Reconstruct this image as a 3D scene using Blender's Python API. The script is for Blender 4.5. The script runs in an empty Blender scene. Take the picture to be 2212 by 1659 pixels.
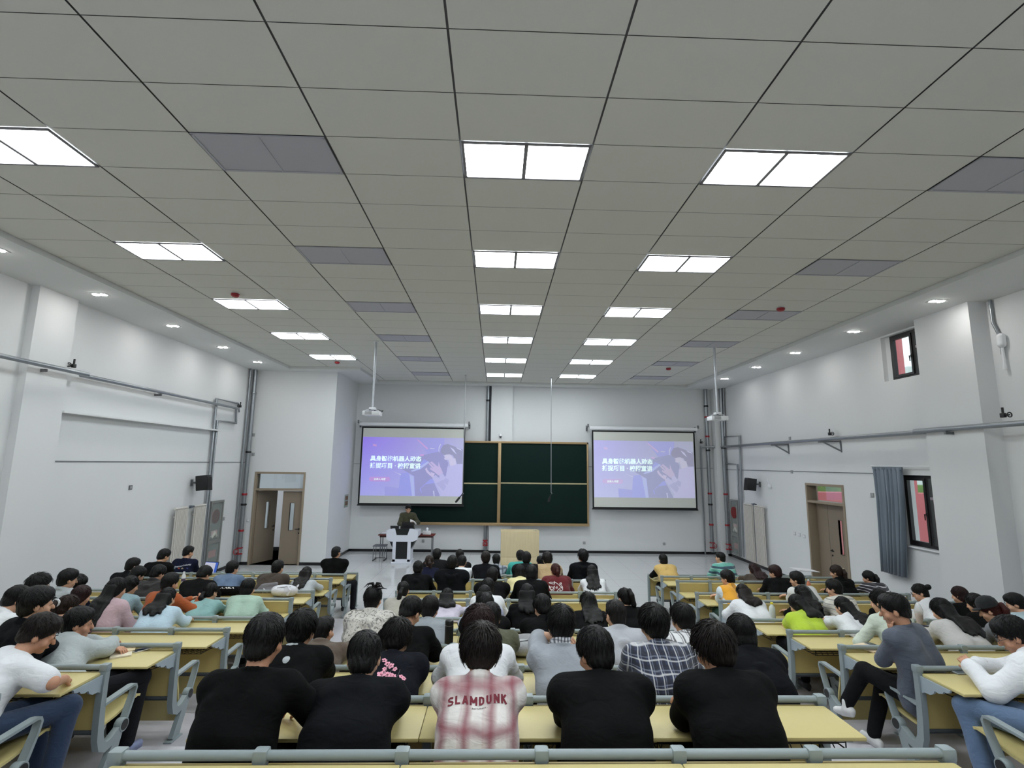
import bpy, bmesh, math, random
import numpy as np
from mathutils import Matrix, Vector
PI = math.pi
SC = bpy.context.scene
COL = SC.collection
Z0 = 3.05                       # height of the camera above the front floor

# ------------------------------------------------------------------ camera model (2212 x 1659)
FPX = 1109.79
def _rot(yaw, pitch, roll):
    cy, sy, cp, sp, cr, sr = np.cos(yaw), np.sin(yaw), np.cos(pitch), np.sin(pitch), np.cos(roll), np.sin(roll)
    fwd = np.array([sy*cp, cy*cp, sp]); right = np.array([cy, -sy, 0]); up = np.cross(right, fwd)
    return np.array([cr*right+sr*up, -sr*right+cr*up, fwd])
RC = _rot(.029, .1542, .013)
CAMP = np.array([0, 0, Z0])
def ray(u, v): return RC.T @ np.array([(u-1106)/FPX, (829.5-v)/FPX, 1.0])
def atY(u, v, Y): d = ray(u, v); return CAMP + d*(Y/d[1])
def atZ(u, v, Z): d = ray(u, v); return CAMP + d*((Z-Z0)/d[2])
def atX(u, v, X): d = ray(u, v); return CAMP + d*(X/d[0])

def make_camera():
    c = bpy.data.cameras.new('camera'); c.sensor_fit = 'HORIZONTAL'; c.sensor_width = 36
    c.lens = FPX*36/2212; c.clip_start = .05; c.clip_end = 200
    o = bpy.data.objects.new('camera', c); COL.objects.link(o)
    m = Matrix.Identity(4)
    for i in range(3):
        m[i][0] = RC[0][i]; m[i][1] = RC[1][i]; m[i][2] = -RC[2][i]
    m.translation = Vector(CAMP)
    o.matrix_world = m; SC.camera = o
make_camera()

# ------------------------------------------------------------------ materials
def lin(c):
    c = np.array(c, float)/255
    return tuple(np.where(c <= .04045, c/12.92, ((c+.055)/1.055)**2.4))
MATS = {}
def mat(name, rgb=(200, 200, 200), rough=.5, metal=0., var=.06, scale=14., bump=0., bscale=80., emit=None, strength=1., spec=.5, sheen=0., alpha=None, trans=0., stretch=None):
    """a Principled material whose colour wanders a little with a noise texture"""
    if name in MATS: return MATS[name]
    m = bpy.data.materials.new(name); m.use_nodes = True
    nt = m.node_tree; N = nt.nodes; L = nt.links
    b = N['Principled BSDF']
    base = lin(rgb)
    tc = N.new('ShaderNodeTexCoord')
    src = tc.outputs['Object']
    if stretch:
        mp = N.new('ShaderNodeMapping'); mp.inputs['Scale'].default_value = stretch
        L.new(src, mp.inputs['Vector']); src = mp.outputs['Vector']
    nz = N.new('ShaderNodeTexNoise'); nz.inputs['Scale'].default_value = scale; nz.inputs['Detail'].default_value = 3
    L.new(src, nz.inputs['Vector'])
    mx = N.new('ShaderNodeMix'); mx.data_type = 'RGBA'
    mx.inputs[6].default_value = tuple(x*(1-var) for x in base)+(1,)
    mx.inputs[7].default_value = tuple(min(1, x*(1+var)) for x in base)+(1,)
    L.new(nz.outputs['Fac'], mx.inputs[0])
    L.new(mx.outputs[2], b.inputs['Base Color'])
    b.inputs['Roughness'].default_value = rough; b.inputs['Metallic'].default_value = metal
    b.inputs['Specular IOR Level'].default_value = spec
    if sheen: b.inputs['Sheen Weight'].default_value = sheen; b.inputs['Sheen Roughness'].default_value = .5
    if trans: b.inputs['Transmission Weight'].default_value = trans
    if alpha is not None: b.inputs['Alpha'].default_value = alpha
    if emit is not None:
        b.inputs['Emission Color'].default_value = lin(emit)+(1,); b.inputs['Emission Strength'].default_value = strength
    if bump:
        n2 = N.new('ShaderNodeTexNoise'); n2.inputs['Scale'].default_value = bscale; n2.inputs['Detail'].default_value = 4
        L.new(src, n2.inputs['Vector'])
        bp = N.new('ShaderNodeBump'); bp.inputs['Strength'].default_value = bump; bp.inputs['Distance'].default_value = .01
        L.new(n2.outputs['Fac'], bp.inputs['Height']); L.new(bp.outputs['Normal'], b.inputs['Normal'])
    MATS[name] = m
    return m

def check_mat(name, base, bands, rough=.85, sheen=.2, soft=.006):
    """woven check: BANDS = [(axis, period, width, offset, rgb, amount)], darker where the bands cross"""
    if name in MATS: return MATS[name]
    m = mat(name, base, rough, var=.05, scale=60, sheen=sheen, bump=.15, bscale=300)
    nt = m.node_tree; N = nt.nodes; L = nt.links; b = N['Principled BSDF']
    tc = [n for n in N if n.type == 'TEX_COORD'][0]
    nz = N.new('ShaderNodeTexNoise'); nz.inputs['Scale'].default_value = 7; nz.inputs['Detail'].default_value = 1
    L.new(tc.outputs['Object'], nz.inputs['Vector'])
    sb = N.new('ShaderNodeVectorMath'); sb.operation = 'SUBTRACT'; sb.inputs[1].default_value = (.5, .5, .5)
    L.new(nz.outputs['Color'], sb.inputs[0])
    sc = N.new('ShaderNodeVectorMath'); sc.operation = 'SCALE'; sc.inputs['Scale'].default_value = .035
    L.new(sb.outputs[0], sc.inputs[0])
    ad = N.new('ShaderNodeVectorMath'); ad.operation = 'ADD'
    L.new(tc.outputs['Object'], ad.inputs[0]); L.new(sc.outputs[0], ad.inputs[1])
    sx = N.new('ShaderNodeSeparateXYZ'); L.new(ad.outputs[0], sx.inputs[0])
    cur = b.inputs['Base Color'].links[0].from_socket
    def mth(op, a, c=None):
        n = N.new('ShaderNodeMath'); n.operation = op
        for i, v in enumerate((a, c)):
            if v is None: continue
            if isinstance(v, (int, float)): n.inputs[i].default_value = v
            else: L.new(v, n.inputs[i])
        return n.outputs[0]
    for ax, per, wid, off, rgb, amt in bands:
        t = mth('ADD', sx.outputs[ax], off)
        t = mth('PINGPONG', t, per/2)                      # distance from the band's middle
        mr = N.new('ShaderNodeMapRange'); mr.interpolation_type = 'SMOOTHSTEP'
        L.new(t, mr.inputs[0]); mr.inputs[1].default_value = wid/2-soft; mr.inputs[2].default_value = wid/2+soft
        mr.inputs[3].default_value = amt; mr.inputs[4].default_value = 0
        mx = N.new('ShaderNodeMix'); mx.data_type = 'RGBA'
        L.new(mr.outputs[0], mx.inputs[0]); L.new(cur, mx.inputs[6]); mx.inputs[7].default_value = lin(rgb)+(1,)
        cur = mx.outputs[2]
    L.new(cur, b.inputs['Base Color'])
    return m

# ------------------------------------------------------------------ mesh building
def fast_mesh(name, V, Q, mi=None):
    """a mesh from numpy vertices and quads"""
    me = bpy.data.meshes.new(name)
    V = np.ascontiguousarray(V, np.float32); Q = np.ascontiguousarray(Q, np.int32)
    me.vertices.add(len(V)); me.vertices.foreach_set('co', V.ravel())
    me.loops.add(len(Q)*4); me.loops.foreach_set('vertex_index', Q.ravel())
    me.polygons.add(len(Q)); me.polygons.foreach_set('loop_start', np.arange(0, len(Q)*4, 4, dtype=np.int32))
    me.polygons.foreach_set('use_smooth', np.ones(len(Q), bool))
    if mi is not None: me.polygons.foreach_set('material_index', np.ascontiguousarray(mi, np.int32))
    me.update(calc_edges=True); me.validate()
    return me

class MB:
    def __init__(s): s.v = []; s.f = []; s.m = []
    def add(s, vs, fs, mat=0):
        n = len(s.v); s.v += [tuple(map(float, p)) for p in vs]
        for f in fs: s.f.append([i+n for i in f]); s.m.append(mat)
        return s
    def box(s, c, size, rot=None, mat=0, bev=0.):
        x, y, z = [d/2 for d in size]
        if bev:
            bm = bmesh.new(); bmesh.ops.create_cube(bm, size=1)
            for v in bm.verts: v.co = Vector((v.co.x*2*x, v.co.y*2*y, v.co.z*2*z))
            bmesh.ops.bevel(bm, geom=bm.edges[:], offset=bev, segments=2, profile=.6, affect='EDGES')
            vs = [v.co.copy() for v in bm.verts]; bm.verts.index_update(); fs = [[v.index for v in f.verts] for f in bm.faces]; bm.free()
        else:
            vs = [Vector((a*x, b*y, d*z)) for a in (-1, 1) for b in (-1, 1) for d in (-1, 1)]
            fs = [(0, 1, 3, 2), (4, 6, 7, 5), (0, 4, 5, 1), (2, 3, 7, 6), (0, 2, 6, 4), (1, 5, 7, 3)]
        if rot is not None: vs = [rot @ v for v in vs]
        return s.add([v+Vector(c) for v in vs], fs, mat)
    def bar(s, a, b, w, h=None, up=(0, 0, 1), mat=0, bev=0.):
        """a rectangular bar from a to b, W wide across, H along UP"""
        h = h or w; a, b = Vector(a), Vector(b); d = b-a; L = d.length; y = d.normalized()
        u = Vector(up)
        if abs(y.dot(u)) > .98: u = Vector((1, 0, 0))
        x = y.cross(u).normalized(); z = x.cross(y)
        R = Matrix((x, y, z)).transposed()
        return s.box((a+b)/2, (w, L, h), R, mat, bev)
    def prism(s, poly, axis, a, b, mat=0):
        """a 2-D polygon (counter-clockwise or not) pushed from A to B along an axis"""
        def P(p, t):
            if axis == 0: return (t, p[0], p[1])
            if axis == 1: return (p[0], t, p[1])
            return (p[0], p[1], t)
        n = len(poly)
        vs = [P(p, a) for p in poly]+[P(p, b) for p in poly]
        fs = [list(range(n))[::-1], list(range(n, 2*n))]+[(i, (i+1) % n, n+(i+1) % n, n+i) for i in range(n)]
        return s.add(vs, fs, mat)
    def tube(s, path, r, seg=10, mat=0, cap=True, flat=None):
        path = [Vector(p) for p in path]; n = len(path)
        rr = r if isinstance(r, (list, tuple)) else [r]*n
        rings = []; prev = None
        for i, p in enumerate(path):
            t = (path[min(i+1, n-1)]-path[max(i-1, 0)]).normalized()
            if prev is None:
                u = Vector((0, 0, 1)) if abs(t.z) < .9 else Vector((1, 0, 0))
                x = t.cross(u).normalized()
            else: x = (prev-t*prev.dot(t)).normalized()
            prev = x; y = t.cross(x)
            k = 1.
            if 0 < i < n-1:
                d1 = (path[i]-path[i-1]).normalized(); d2 = (path[i+1]-path[i]).normalized()
                k = 1/max(.5, math.sqrt((1+max(-.5, d1.dot(d2)))/2))
            fx, fy = (1, 1) if flat is None else flat
            rings.append([p+(x*math.cos(2*PI*j/seg)*fx+y*math.sin(2*PI*j/seg)*fy)*rr[i]*k for j in range(seg)])
        vs = [v for R in rings for v in R]; fs = []
        for i in range(n-1):
            for j in range(seg):
                k = (j+1) % seg
                fs.append((i*seg+j, i*seg+k, (i+1)*seg+k, (i+1)*seg+j))
        if cap: fs += [list(range(seg))[::-1], [(n-1)*seg+j for j in range(seg)]]
        return s.add(vs, fs, mat)
    def lathe(s, prof, c=(0, 0, 0), seg=20, mat=0, axis=2):
        vs = []; fs = []; n = len(prof)
        for r, z in prof:
            for j in range(seg):
                a = 2*PI*j/seg; p = (r*math.cos(a), r*math.sin(a), z)
                if axis == 1: p = (p[0], p[2], p[1])
                if axis == 0: p = (p[2], p[0], p[1])
                vs.append((p[0]+c[0], p[1]+c[1], p[2]+c[2]))
        for i in range(n-1):
            for j in range(seg):
                k = (j+1) % seg; fs.append((i*seg+j, i*seg+k, (i+1)*seg+k, (i+1)*seg+j))
        fs += [list(range(seg))[::-1], [(n-1)*seg+j for j in range(seg)]]
        return s.add(vs, fs, mat)
    def quad(s, *p, mat=0): return s.add(p, [list(range(len(p)))], mat)
    def mesh(s, name, mats, smooth=30):
        me = bpy.data.meshes.new(name); me.from_pydata(s.v, [], s.f); me.update()
        bm = bmesh.new(); bm.from_mesh(me); bmesh.ops.recalc_face_normals(bm, faces=bm.faces); bm.to_mesh(me); bm.free()
        mats = mats if isinstance(mats, (list, tuple)) else [mats]
        for m in mats: me.materials.append(m)
        if len(mats) > 1: me.polygons.foreach_set('material_index', s.m)
        if smooth:
            me.polygons.foreach_set('use_smooth', [True]*len(me.polygons)); me.set_sharp_from_angle(angle=math.radians(smooth))
        return me
    def build(s, name, mats, parent=None, loc=(0, 0, 0), rot=(0, 0, 0), smooth=30):
        return link(name, s.mesh(name, mats, smooth), parent, loc, rot)

def link(name, me, parent=None, loc=(0, 0, 0), rot=(0, 0, 0)):
    o = bpy.data.objects.new(name, me); COL.objects.link(o); o.parent = parent; o.location = loc; o.rotation_euler = rot
    return o
def tag(o, label, cat, group=None, kind=None):
    o['label'] = label; o['category'] = cat
    if group: o['group'] = group
    if kind: o['kind'] = kind
    return o
def struct(o, label=None):
    o['kind'] = 'structure'
    if label: o['label'] = label
    return o
def thing(name, label, cat, loc=(0, 0, 0), group=None, rz=0.):
    o = bpy.data.objects.new(name, None); COL.objects.link(o); o.location = loc; o.rotation_euler = (0, 0, rz)
    o.empty_display_size = .1
    return tag(o, label, cat, group)
def dup(root, loc, label, rz=None, skip=None):
    """copy a thing, its parts and their sub-parts; mesh data stays shared"""
    r = root.copy(); COL.objects.link(r); r.location = loc; r['label'] = label
    if rz is not None: r.rotation_euler = (0, 0, rz)
    for ch in list(root.children):
        c = ch.copy(); COL.objects.link(c); c.parent = r
        for g in list(ch.children):
            d = g.copy(); COL.objects.link(d); d.parent = c
    return r
def text_mesh(body, size, bold=0., ext=0., align='CENTER', spacing=1.):
    c = bpy.data.curves.new('lettering', 'FONT'); c.body = body; c.size = size; c.align_x = align; c.align_y = 'CENTER'
    c.offset = bold; c.extrude = ext; c.space_character = spacing; c.resolution_u = 3
    o = bpy.data.objects.new('lettering', c); COL.objects.link(o)
    me = bpy.data.meshes.new_from_object(o.evaluated_get(bpy.context.evaluated_depsgraph_get()))
    bpy.data.objects.remove(o); bpy.data.curves.remove(c)
    return me
# rows: heights of the top rail above the front floor, and of the platform each row stands on
RAIL = {k: v+Z0 for k, v in {1: -1.247, 2: -1.41, 3: -1.57, 4: -1.715, 5: -1.855, 6: -1.99, 7: -1.99, 8: -2.095, 9: -2.10, 10: -2.21, 11: -2.21, 0: -1.08}.items()}
FLOORZ = {k: max(0, v-.84) for k, v in RAIL.items()}
ROWY = {k: 2.446+.92*(k-1) for k in range(0, 12)}
SP = .6
XC, XLB, XRB = -1.58, -2.94-3.6, 3.38          # where the three blocks begin
LIGHT_STRENGTH = 21.5; SPOT_STRENGTH = 150.0; CORR_STRENGTH = 10.0; SLIDE_STRENGTH = .42; SKY_STRENGTH = 1.6; EXPOSURE = 0.0
# ================================================================== the room
XL, XR, YB, YD, YR, ZS, ZC = -7.63, 8.17, 18.55, 16.06, -2.2, 5.835, 5.914
XREC = -5.02
M_wall = mat('white_paint', (217, 219, 221), .75, var=.012, scale=1.2, bump=.04, bscale=220)
M_soffit = mat('soffit_paint', (217, 219, 219), .8, var=.012, scale=1.5)
M_tile = mat('ceiling_tile', (212, 212, 205), .9, var=.015, scale=30, bump=.06, bscale=400)
M_grid = mat('ceiling_gap', (96, 96, 98), .6)
M_base = mat('black_marble', (22, 22, 26), .18, var=.5, scale=9)
M_grey = mat('grey_metal_paint', (138, 149, 152), .42, var=.03, scale=20)
M_pipe = mat('galvanised_pipe', (150, 155, 160), .32, metal=.75, var=.12, scale=30)
M_black = mat('black_plastic', (17, 17, 19), .45)
M_white = mat('white_plastic', (226, 228, 232), .4, var=.02)
M_red = mat('red_enamel', (150, 22, 34), .4)
M_door = mat('door_laminate', (133, 120, 105), .5, var=.05, scale=6, stretch=(1, 1, .15))
M_doorf = mat('door_frame_laminate', (146, 132, 114), .5, var=.05, scale=6, stretch=(1, 1, .15))
M_glass = mat('window_glass', (235, 245, 245), .03, trans=1., var=0, spec=.5)
M_dark = mat('dark_anodised_frame', (34, 33, 35), .4)
M_steel = mat('brushed_steel', (178, 180, 184), .3, metal=.9, var=.05)

def floor_material():
    m = mat('stone_floor', (196, 198, 200), .10, var=.035, scale=60, spec=.45)
    N = m.node_tree.nodes; L = m.node_tree.links; b = N['Principled BSDF']
    br = N.new('ShaderNodeTexBrick'); br.offset = 0; br.inputs['Scale'].default_value = 1
    br.inputs['Brick Width'].default_value = .8; br.inputs['Row Height'].default_value = .8; br.inputs['Mortar Size'].default_value = .003
    tc = [n for n in N if n.type == 'TEX_COORD'][0]; L.new(tc.outputs['Object'], br.inputs['Vector'])
    mx = N.new('ShaderNodeMix'); mx.data_type = 'RGBA'; cur = b.inputs['Base Color'].links[0].from_socket
    L.new(br.outputs['Fac'], mx.inputs[0]); L.new(cur, mx.inputs[6]); mx.inputs[7].default_value = lin((150, 150, 154))+(1,)
    L.new(mx.outputs[2], b.inputs['Base Color'])
    return m
M_floor = floor_material()
M_step = mat('step_floor', (186, 184, 190), .40, var=.05, scale=40, bump=.02)

def wall_plane(name, axis, pos, a0, a1, z0, z1, holes=(), depth=.22, sign=1, m=None):
    """a wall with real openings: axis 0 = a plane of constant x running along y, axis 1 = constant y running along x"""
    As = sorted({a0, a1, *[h[0] for h in holes], *[h[1] for h in holes]}); Zs = sorted({z0, z1, *[h[2] for h in holes], *[h[3] for h in holes]})
    mb = MB()
    def P(a, z, d=0): return (pos+d*sign, a, z) if axis == 0 else (a, pos+d*sign, z)
    for i in range(len(As)-1):
        for j in range(len(Zs)-1):
            ca, cz = (As[i]+As[i+1])/2, (Zs[j]+Zs[j+1])/2
            if any(h[0] < ca < h[1] and h[2] < cz < h[3] for h in holes): continue
            for d in (0, depth): mb.quad(P(As[i], Zs[j], d), P(As[i+1], Zs[j], d), P(As[i+1], Zs[j+1], d), P(As[i], Zs[j+1], d))
    for h0, h1, h2, h3 in holes:
        for q in (((h0, h2), (h1, h2)), ((h1, h2), (h1, h3)), ((h1, h3), (h0, h3)), ((h0, h3), (h0, h2))):
            mb.quad(P(*q[0]), P(*q[1]), P(*q[1], depth), P(*q[0], depth))
    return struct(mb.build(name, m or M_wall, smooth=0))

# floor at the front and the tiers of the seating
mb = MB(); mb.quad((XL-.3, 10.2, 0), (XR+.3, 10.2, 0), (XR+.3, YB+.3, 0), (XL-.3, YB+.3, 0)); struct(mb.build('floor', M_floor, smooth=0))
edge = {k: ROWY[k+1]-.33 for k in range(0, 10)}       # where platform k ends and the next begins
levels = [(-2.4, edge[0], FLOORZ[0])]+[(edge[k-1], edge[k], FLOORZ[k]) for k in range(1, 10)]
mb = MB()
for y0, y1, z in levels:
    mb.box(((XL+XR)/2, (y0+y1)/2, (z-.4)/2), (XR-XL, y1-y0, z+.4))
o = struct(mb.build('floor_steps', M_step, smooth=0))
# walls
DOOR3 = (-7.24, -5.83, 0, 2.66)
wall_plane('wall_left', 0, XL, YR, YD, -.3, ZS+.3, sign=-1)
wall_plane('wall_front_left', 1, YD, XL-.2, XREC, -.3, ZS+.3, [DOOR3], depth=.2)
wall_plane('wall_recess', 0, XREC, YD, YB, -.3, ZS+.3, sign=-1, depth=.12)
wall_plane('wall_front', 1, YB, XREC-.2, XR+.2, -.3, ZS+.3)
WLO = (9.22, 10.30, 1.57, 2.93); WHI = (9.20, 10.46, 4.86, 5.80); DOOR4 = (12.10, 13.49, 0, 2.60)
wall_plane('wall_right', 0, XR, YR, YB, -.3, ZS+.3, [WLO, WHI, DOOR4, (2.2, 5.4, 1.57, 2.93), (-1.4, 1.4, 1.57, 2.93)], depth=.28)  # last two openings belong to the added windows out of view
wall_plane('wall_rear', 1, YR, XL, XR, -.3, ZS+.3, sign=-1)
# protruding pillars on both side walls and the flat column behind the board
def slab(name, lo, hi, m=M_wall, bev=0):
    mb = MB(); mb.box([(a+b)/2 for a, b in zip(lo, hi)], [b-a for a, b in zip(lo, hi)], bev=bev)
    return struct(mb.build(name, m))
slab('pillar_right', (7.85, 8.06, -.1), (XR+.05, 9.18, ZS+.05))
slab('pillar_left', (XL-.05, 8.30, -.1), (XL+.13, 9.08, ZS+.05))
slab('column_front', (-.20, YB-.16, 0), (.57, YB+.05, ZS+.05))
slab('column_corner', (7.83, YB-.35, 0), (8.08, YB+.05, ZS+.05))
slab('trim_1', (XL-.01, 9.08, 3.825), (XL+.16, 14.2, 3.86))          # the ledge along the doorway-side wall
slab('trim_2', (XL-.01, 9.08, 2.982), (XL+.012, YD, 3.002), mat('wall_groove', (120, 122, 128), .7))
slab('trim_3', (XR-.012, 10.9, 2.935), (XR+.01, YB, 2.955), MATS['wall_groove'])
slab('trim_4', (XREC, YB-.012, 2.975), (XR, YB+.01, 2.99), MATS['wall_groove'])
# soffit and its fascia around the tiled field
TX0, TX1, TY1 = -6.372, 6.828, 18.05
NOTX, NOTY = -4.20, 15.62
mb = MB()
def soff(x0, x1, y0, y1): mb.box(((x0+x1)/2, (y0+y1)/2, ZS+.06), (x1-x0, y1-y0, .12))
soff(XL-.05, TX0, YR, YB); soff(TX1, XR+.05, YR, YB); soff(TX0, TX1, TY1, YB); soff(TX0, NOTX, NOTY, TY1)
struct(mb.build('ceiling_soffit', M_soffit, smooth=0))
# tiled ceiling: each tile a face, dark gaps between
LIT = [(-4, -3, r) for r in (-6, -2, 2, 6, 10, 14, 18)]+[(0, 1, r) for r in (-6, -2, 2, 6, 10, 14, 18, 22)]+[(2, 3, r) for r in (-6, -2, 2, 6, 10, 14, 18, 22)]
UNLIT = [(-2, -1, r) for r in (-2, 2, 6, 10, 14, 18, 22)]+[(4, 5, r) for r in (-2, 2, 6, 10, 14, 18, 22)]
fix = {(a, r) for a, b, r in LIT+UNLIT}
CX0, CY0 = -.3723, 3.0357
mb = MB(); gx, gy = .0085, .0036
for c in range(-5, 6):
    for r in range(-9, 26):
        if (c, r) in fix: continue
        x0, x1 = CX0+c*1.2, CX0+(c+1)*1.2; y0, y1 = CY0+r*.6, CY0+(r+1)*.6
        x0, x1, y1 = max(x0, TX0), min(x1, TX1), min(y1, TY1)
        if x1 <= NOTX+.05 and y1 > NOTY+.1: continue
        if x0 < NOTX and y0 > NOTY: x0 = NOTX
        if y1-y0 < .05: continue
        mb.quad((x0+gx, y0+gy, ZC), (x1-gx, y0+gy, ZC), (x1-gx, y1-gy, ZC), (x0+gx, y1-gy, ZC))
mb.quad((XL, YR, ZC+.012), (XR, YR, ZC+.012), (XR, YB, ZC+.012), (XL, YB, ZC+.012), mat=1)
struct(mb.build('ceiling', [M_tile, M_grid], smooth=0))
# skirting
def skirt(name, lo, hi): slab(name, lo, hi, M_base)
skirt('baseboard_front', (XREC, YB-.02, 0), (XR, YB, .085)); skirt('baseboard_recess', (XREC, YD, 0), (XREC+.02, YB, .085))
skirt('baseboard_front_left', (XREC-.76, YD-.02, 0), (XREC+.02, YD, .085)); skirt('baseboard_corner', (XL, YD-.02, 0), (-7.29, YD, .085))
skirt('baseboard_left', (XL, 10.4, 0), (XL+.02, YD, .085)); skirt('baseboard_right', (XR-.02, 13.6, 0), (XR, YB, .085))
skirt('baseboard_right_rear', (XR-.02, 10.4, 0), (XR, 12.0, .085)); skirt('baseboard_column', (-.22, YB-.18, 0), (.59, YB-.16, .085))

# ------------------------------------------------------------------ ceiling lights
M_emit = mat('light_diffuser', (240, 246, 255), .6, emit=(244, 252, 255), strength=LIGHT_STRENGTH, var=.01)
M_off = mat('unlit_diffuser', (176, 176, 184), .5, var=.01)
M_frame = mat('lamp_frame', (120, 118, 122), .5)
def panel_light(lit):
    t = thing('ceiling_light', '', 'ceiling light')
    f = MB(); w, d = 1.18, .59
    for a, b, s in (((0, -d/2+.012), (w, .024), 0), ((0, d/2-.012), (w, .024), 0), ((-w/2+.012, 0), (.024, d), 0), ((w/2-.012, 0), (.024, d), 0), ((0, 0), (.036 if lit else .01, d), 0)):
        f.box((a[0], a[1], .004), (b[0], b[1], .012))
    f.build('frame', M_frame if lit else M_off, t, smooth=0)
    for s in (-1, 1):
        p = MB(); p.box((s*.292, 0, .008), (.552 if lit else .575, .546, .006)); p.build('diffuser', M_emit if lit else M_off, t, smooth=0)
    return t
ORD = ['first', 'second', 'third', 'fourth', 'fifth', 'sixth', 'seventh', 'eighth', 'ninth', 'tenth', 'eleventh', 'twelfth']
def place_lights(lst, lit):
    proto = panel_light(lit); first = True; cnt = {}
    names = {-4: 'doorway-side', 0: 'middle', 2: 'window-side', -2: 'doorway-side', 4: 'window-side'}
    per = {}
    for a, b, r in lst: per.setdefault(a, []).append(r)
    for a, b, r in lst:
        k = sorted(per[a], reverse=True).index(r)
        lab = ('lit white twin-panel ceiling light, %s from the board wall in the %s lit line' if lit else 'unlit grey twin-panel ceiling light, %s from the board wall in the %s dark line') % (ORD[k], names[a])
        loc = (CX0+a*1.2+.6, CY0+r*.6+.3, ZC-.012)
        if first: proto.location = loc; proto['label'] = lab; first = False; o = proto
        else: o = dup(proto, loc, lab)
        o['group'] = 'lit ceiling panels' if lit else 'unlit ceiling panels'
place_lights(LIT, True); place_lights(UNLIT, False)
# small twin downlights in the soffit
M_spot = mat('downlight_lens', (255, 255, 255), .5, emit=(255, 252, 246), strength=SPOT_STRENGTH, var=0)
def downlight():
    t = thing('downlight', '', 'downlight', group='twin downlights in the soffit')
    m = MB(); m.box((0, 0, -.002), (.27, .15, .006), bev=.002); m.build('bezel', M_white, t)
    for s in (-1, 1):
        m = MB(); m.lathe([(.048, 0), (.05, -.006), (.03, -.010), (0.001, -.012)], (s*.063, 0, -.005), 16); m.build('lens', M_spot, t)
    return t
dl = downlight(); n = 0
for x, y, nm in [(-6.85, 4.75, 'D5'), (-6.85, 6.84, 'D4'), (-6.85, 8.70, 'D3'), (-6.86, 10.74, 'D2'), (-6.86, 12.75, 'D1'), (-6.86, 14.64, 'D0'), (7.33, 4.05, 'W6'), (7.33, 6.05, 'W5'), (7.33, 8.06, 'W4'), (7.32, 10.07, 'W3'), (7.30, 12.13, 'W2'), (7.30, 14.03, 'W1'), (7.28, 16.03, 'W0')]:
    lab = 'small twin downlight in the %s soffit, %s from the board end' % ('doorway-side' if nm[0] == 'D' else 'window-side', ORD[int(nm[1])])
    if n == 0: dl.location = (x, y, ZS); dl['label'] = lab
    else: dup(dl, (x, y, ZS), lab)
    n += 1
# red smoke detectors
def detector():
    t = thing('smoke_detector', '', 'smoke detector', group='red smoke detectors')
    m = MB(); m.lathe([(.06, 0), (.062, -.012), (.05, -.02)], seg=20); m.build('base', M_white, t)
    m = MB(); m.lathe([(.068, -.018), (.072, -.03), (.066, -.055), (.045, -.072), (.002, -.078)], seg=20); m.build('cover', M_red, t)
    return t
sd = detector()
for i, (x, y, w) in enumerate([(-4.561, 8.70, 'beside the third lit panel of the doorway-side line'), (5.107, 8.83, 'under the dark panels on the window side of the room'), (-4.632, 14.72, 'over the doorway corner of the front'), (5.043, 14.77, 'near the window-side screen')]):
    if i == 0: sd.location = (x, y, ZC); sd['label'] = 'red ceiling smoke detector '+w
    else: dup(sd, (x, y, ZC), 'red ceiling smoke detector '+w)

# ------------------------------------------------------------------ doors
def door_frame(name, axis, pos, a0, a1, z1, zt, face, thick=.26):
    """frame with a transom; FACE is the side that looks into the room"""
    m = MB(); w = .055
    def B(a, b, c, d, e=0):
        lo, hi = (a, c), (b, d)
        cx, cz = (a+b)/2, (c+d)/2
        if axis == 1: m.box((cx, pos+face*.02-face*thick/2, cz), (b-a, thick+e, d-c), bev=.004)
        else: m.box((pos+face*.02-face*thick/2, cx, cz), (thick+e, b-a, d-c), bev=.004)
    B(a0-w, a0+.006, 0, z1+w); B(a1-.006, a1+w, 0, z1+w); B(a0, a1, z1-.006, z1+w); B(a0, a1, zt-.03, zt+.03)
    return struct(m.build(name, M_doorf))
def leaf(w, h, slot, handle_x, parent, loc, rz, name='door_leaf'):
    """a flush door leaf hinged at its x = 0 edge"""
    sx, sz, sw, sh = slot
    o = MB()
    for a, b, c, d in ((0, sx, 0, h), (sx+sw, w, 0, h), (sx, sx+sw, 0, sz), (sx, sx+sw, sz+sh, h)): o.box(((a+b)/2, 0, (c+d)/2), (b-a, .045, d-c))
    l = o.build(name, M_door, parent, loc, (0, 0, rz), smooth=0)
    g = MB(); g.box((sx+sw/2, 0, sz+sh/2), (sw, .008, sh)); g.build('vision_glass', M_glass, l)
    e = MB()
    for a, b, c, d in ((sx-.012, sx, sz-.012, sz+sh+.012), (sx+sw, sx+sw+.012, sz-.012, sz+sh+.012), (sx, sx+sw, sz-.012, sz), (sx, sx+sw, sz+sh, sz+sh+.012)): e.box(((a+b)/2, 0, (c+d)/2), (b-a, .056, d-c))
    e.build('vision_frame', mat('vision_trim', (92, 82, 72), .5), l, smooth=0)
    for s in (-1, 1):
        k = MB(); k.lathe([(.027, 0), (.027, s*.012), (.02, s*.014)], (handle_x, s*.022, 1.02), 16, axis=1); k.tube([(handle_x, s*.03, 1.02), (handle_x, s*.065, 1.02), (handle_x+(.11 if handle_x < w/2 else -.11), s*.065, 1.02)], .009)
        k.lathe([(.022, 0), (.022, s*.010), (.012, s*.012)], (handle_x, s*.022, .90), 14, axis=1)
        k.build('door_handle', M_black, l)
    return l
d1 = door_frame('door_1', 1, YD, DOOR3[0], DOOR3[1], DOOR3[3], 2.19, -1)
leaf(.60, 2.13, (.24, .98, .13, .80), .05, d1, (-5.835, YD+.10, .01), PI, 'door_leaf')
leaf(.79, 2.13, (.36, .98, .13, .80), .72, d1, (-7.235, YD+.12, .01), math.radians(68), 'door_leaf')
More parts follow.
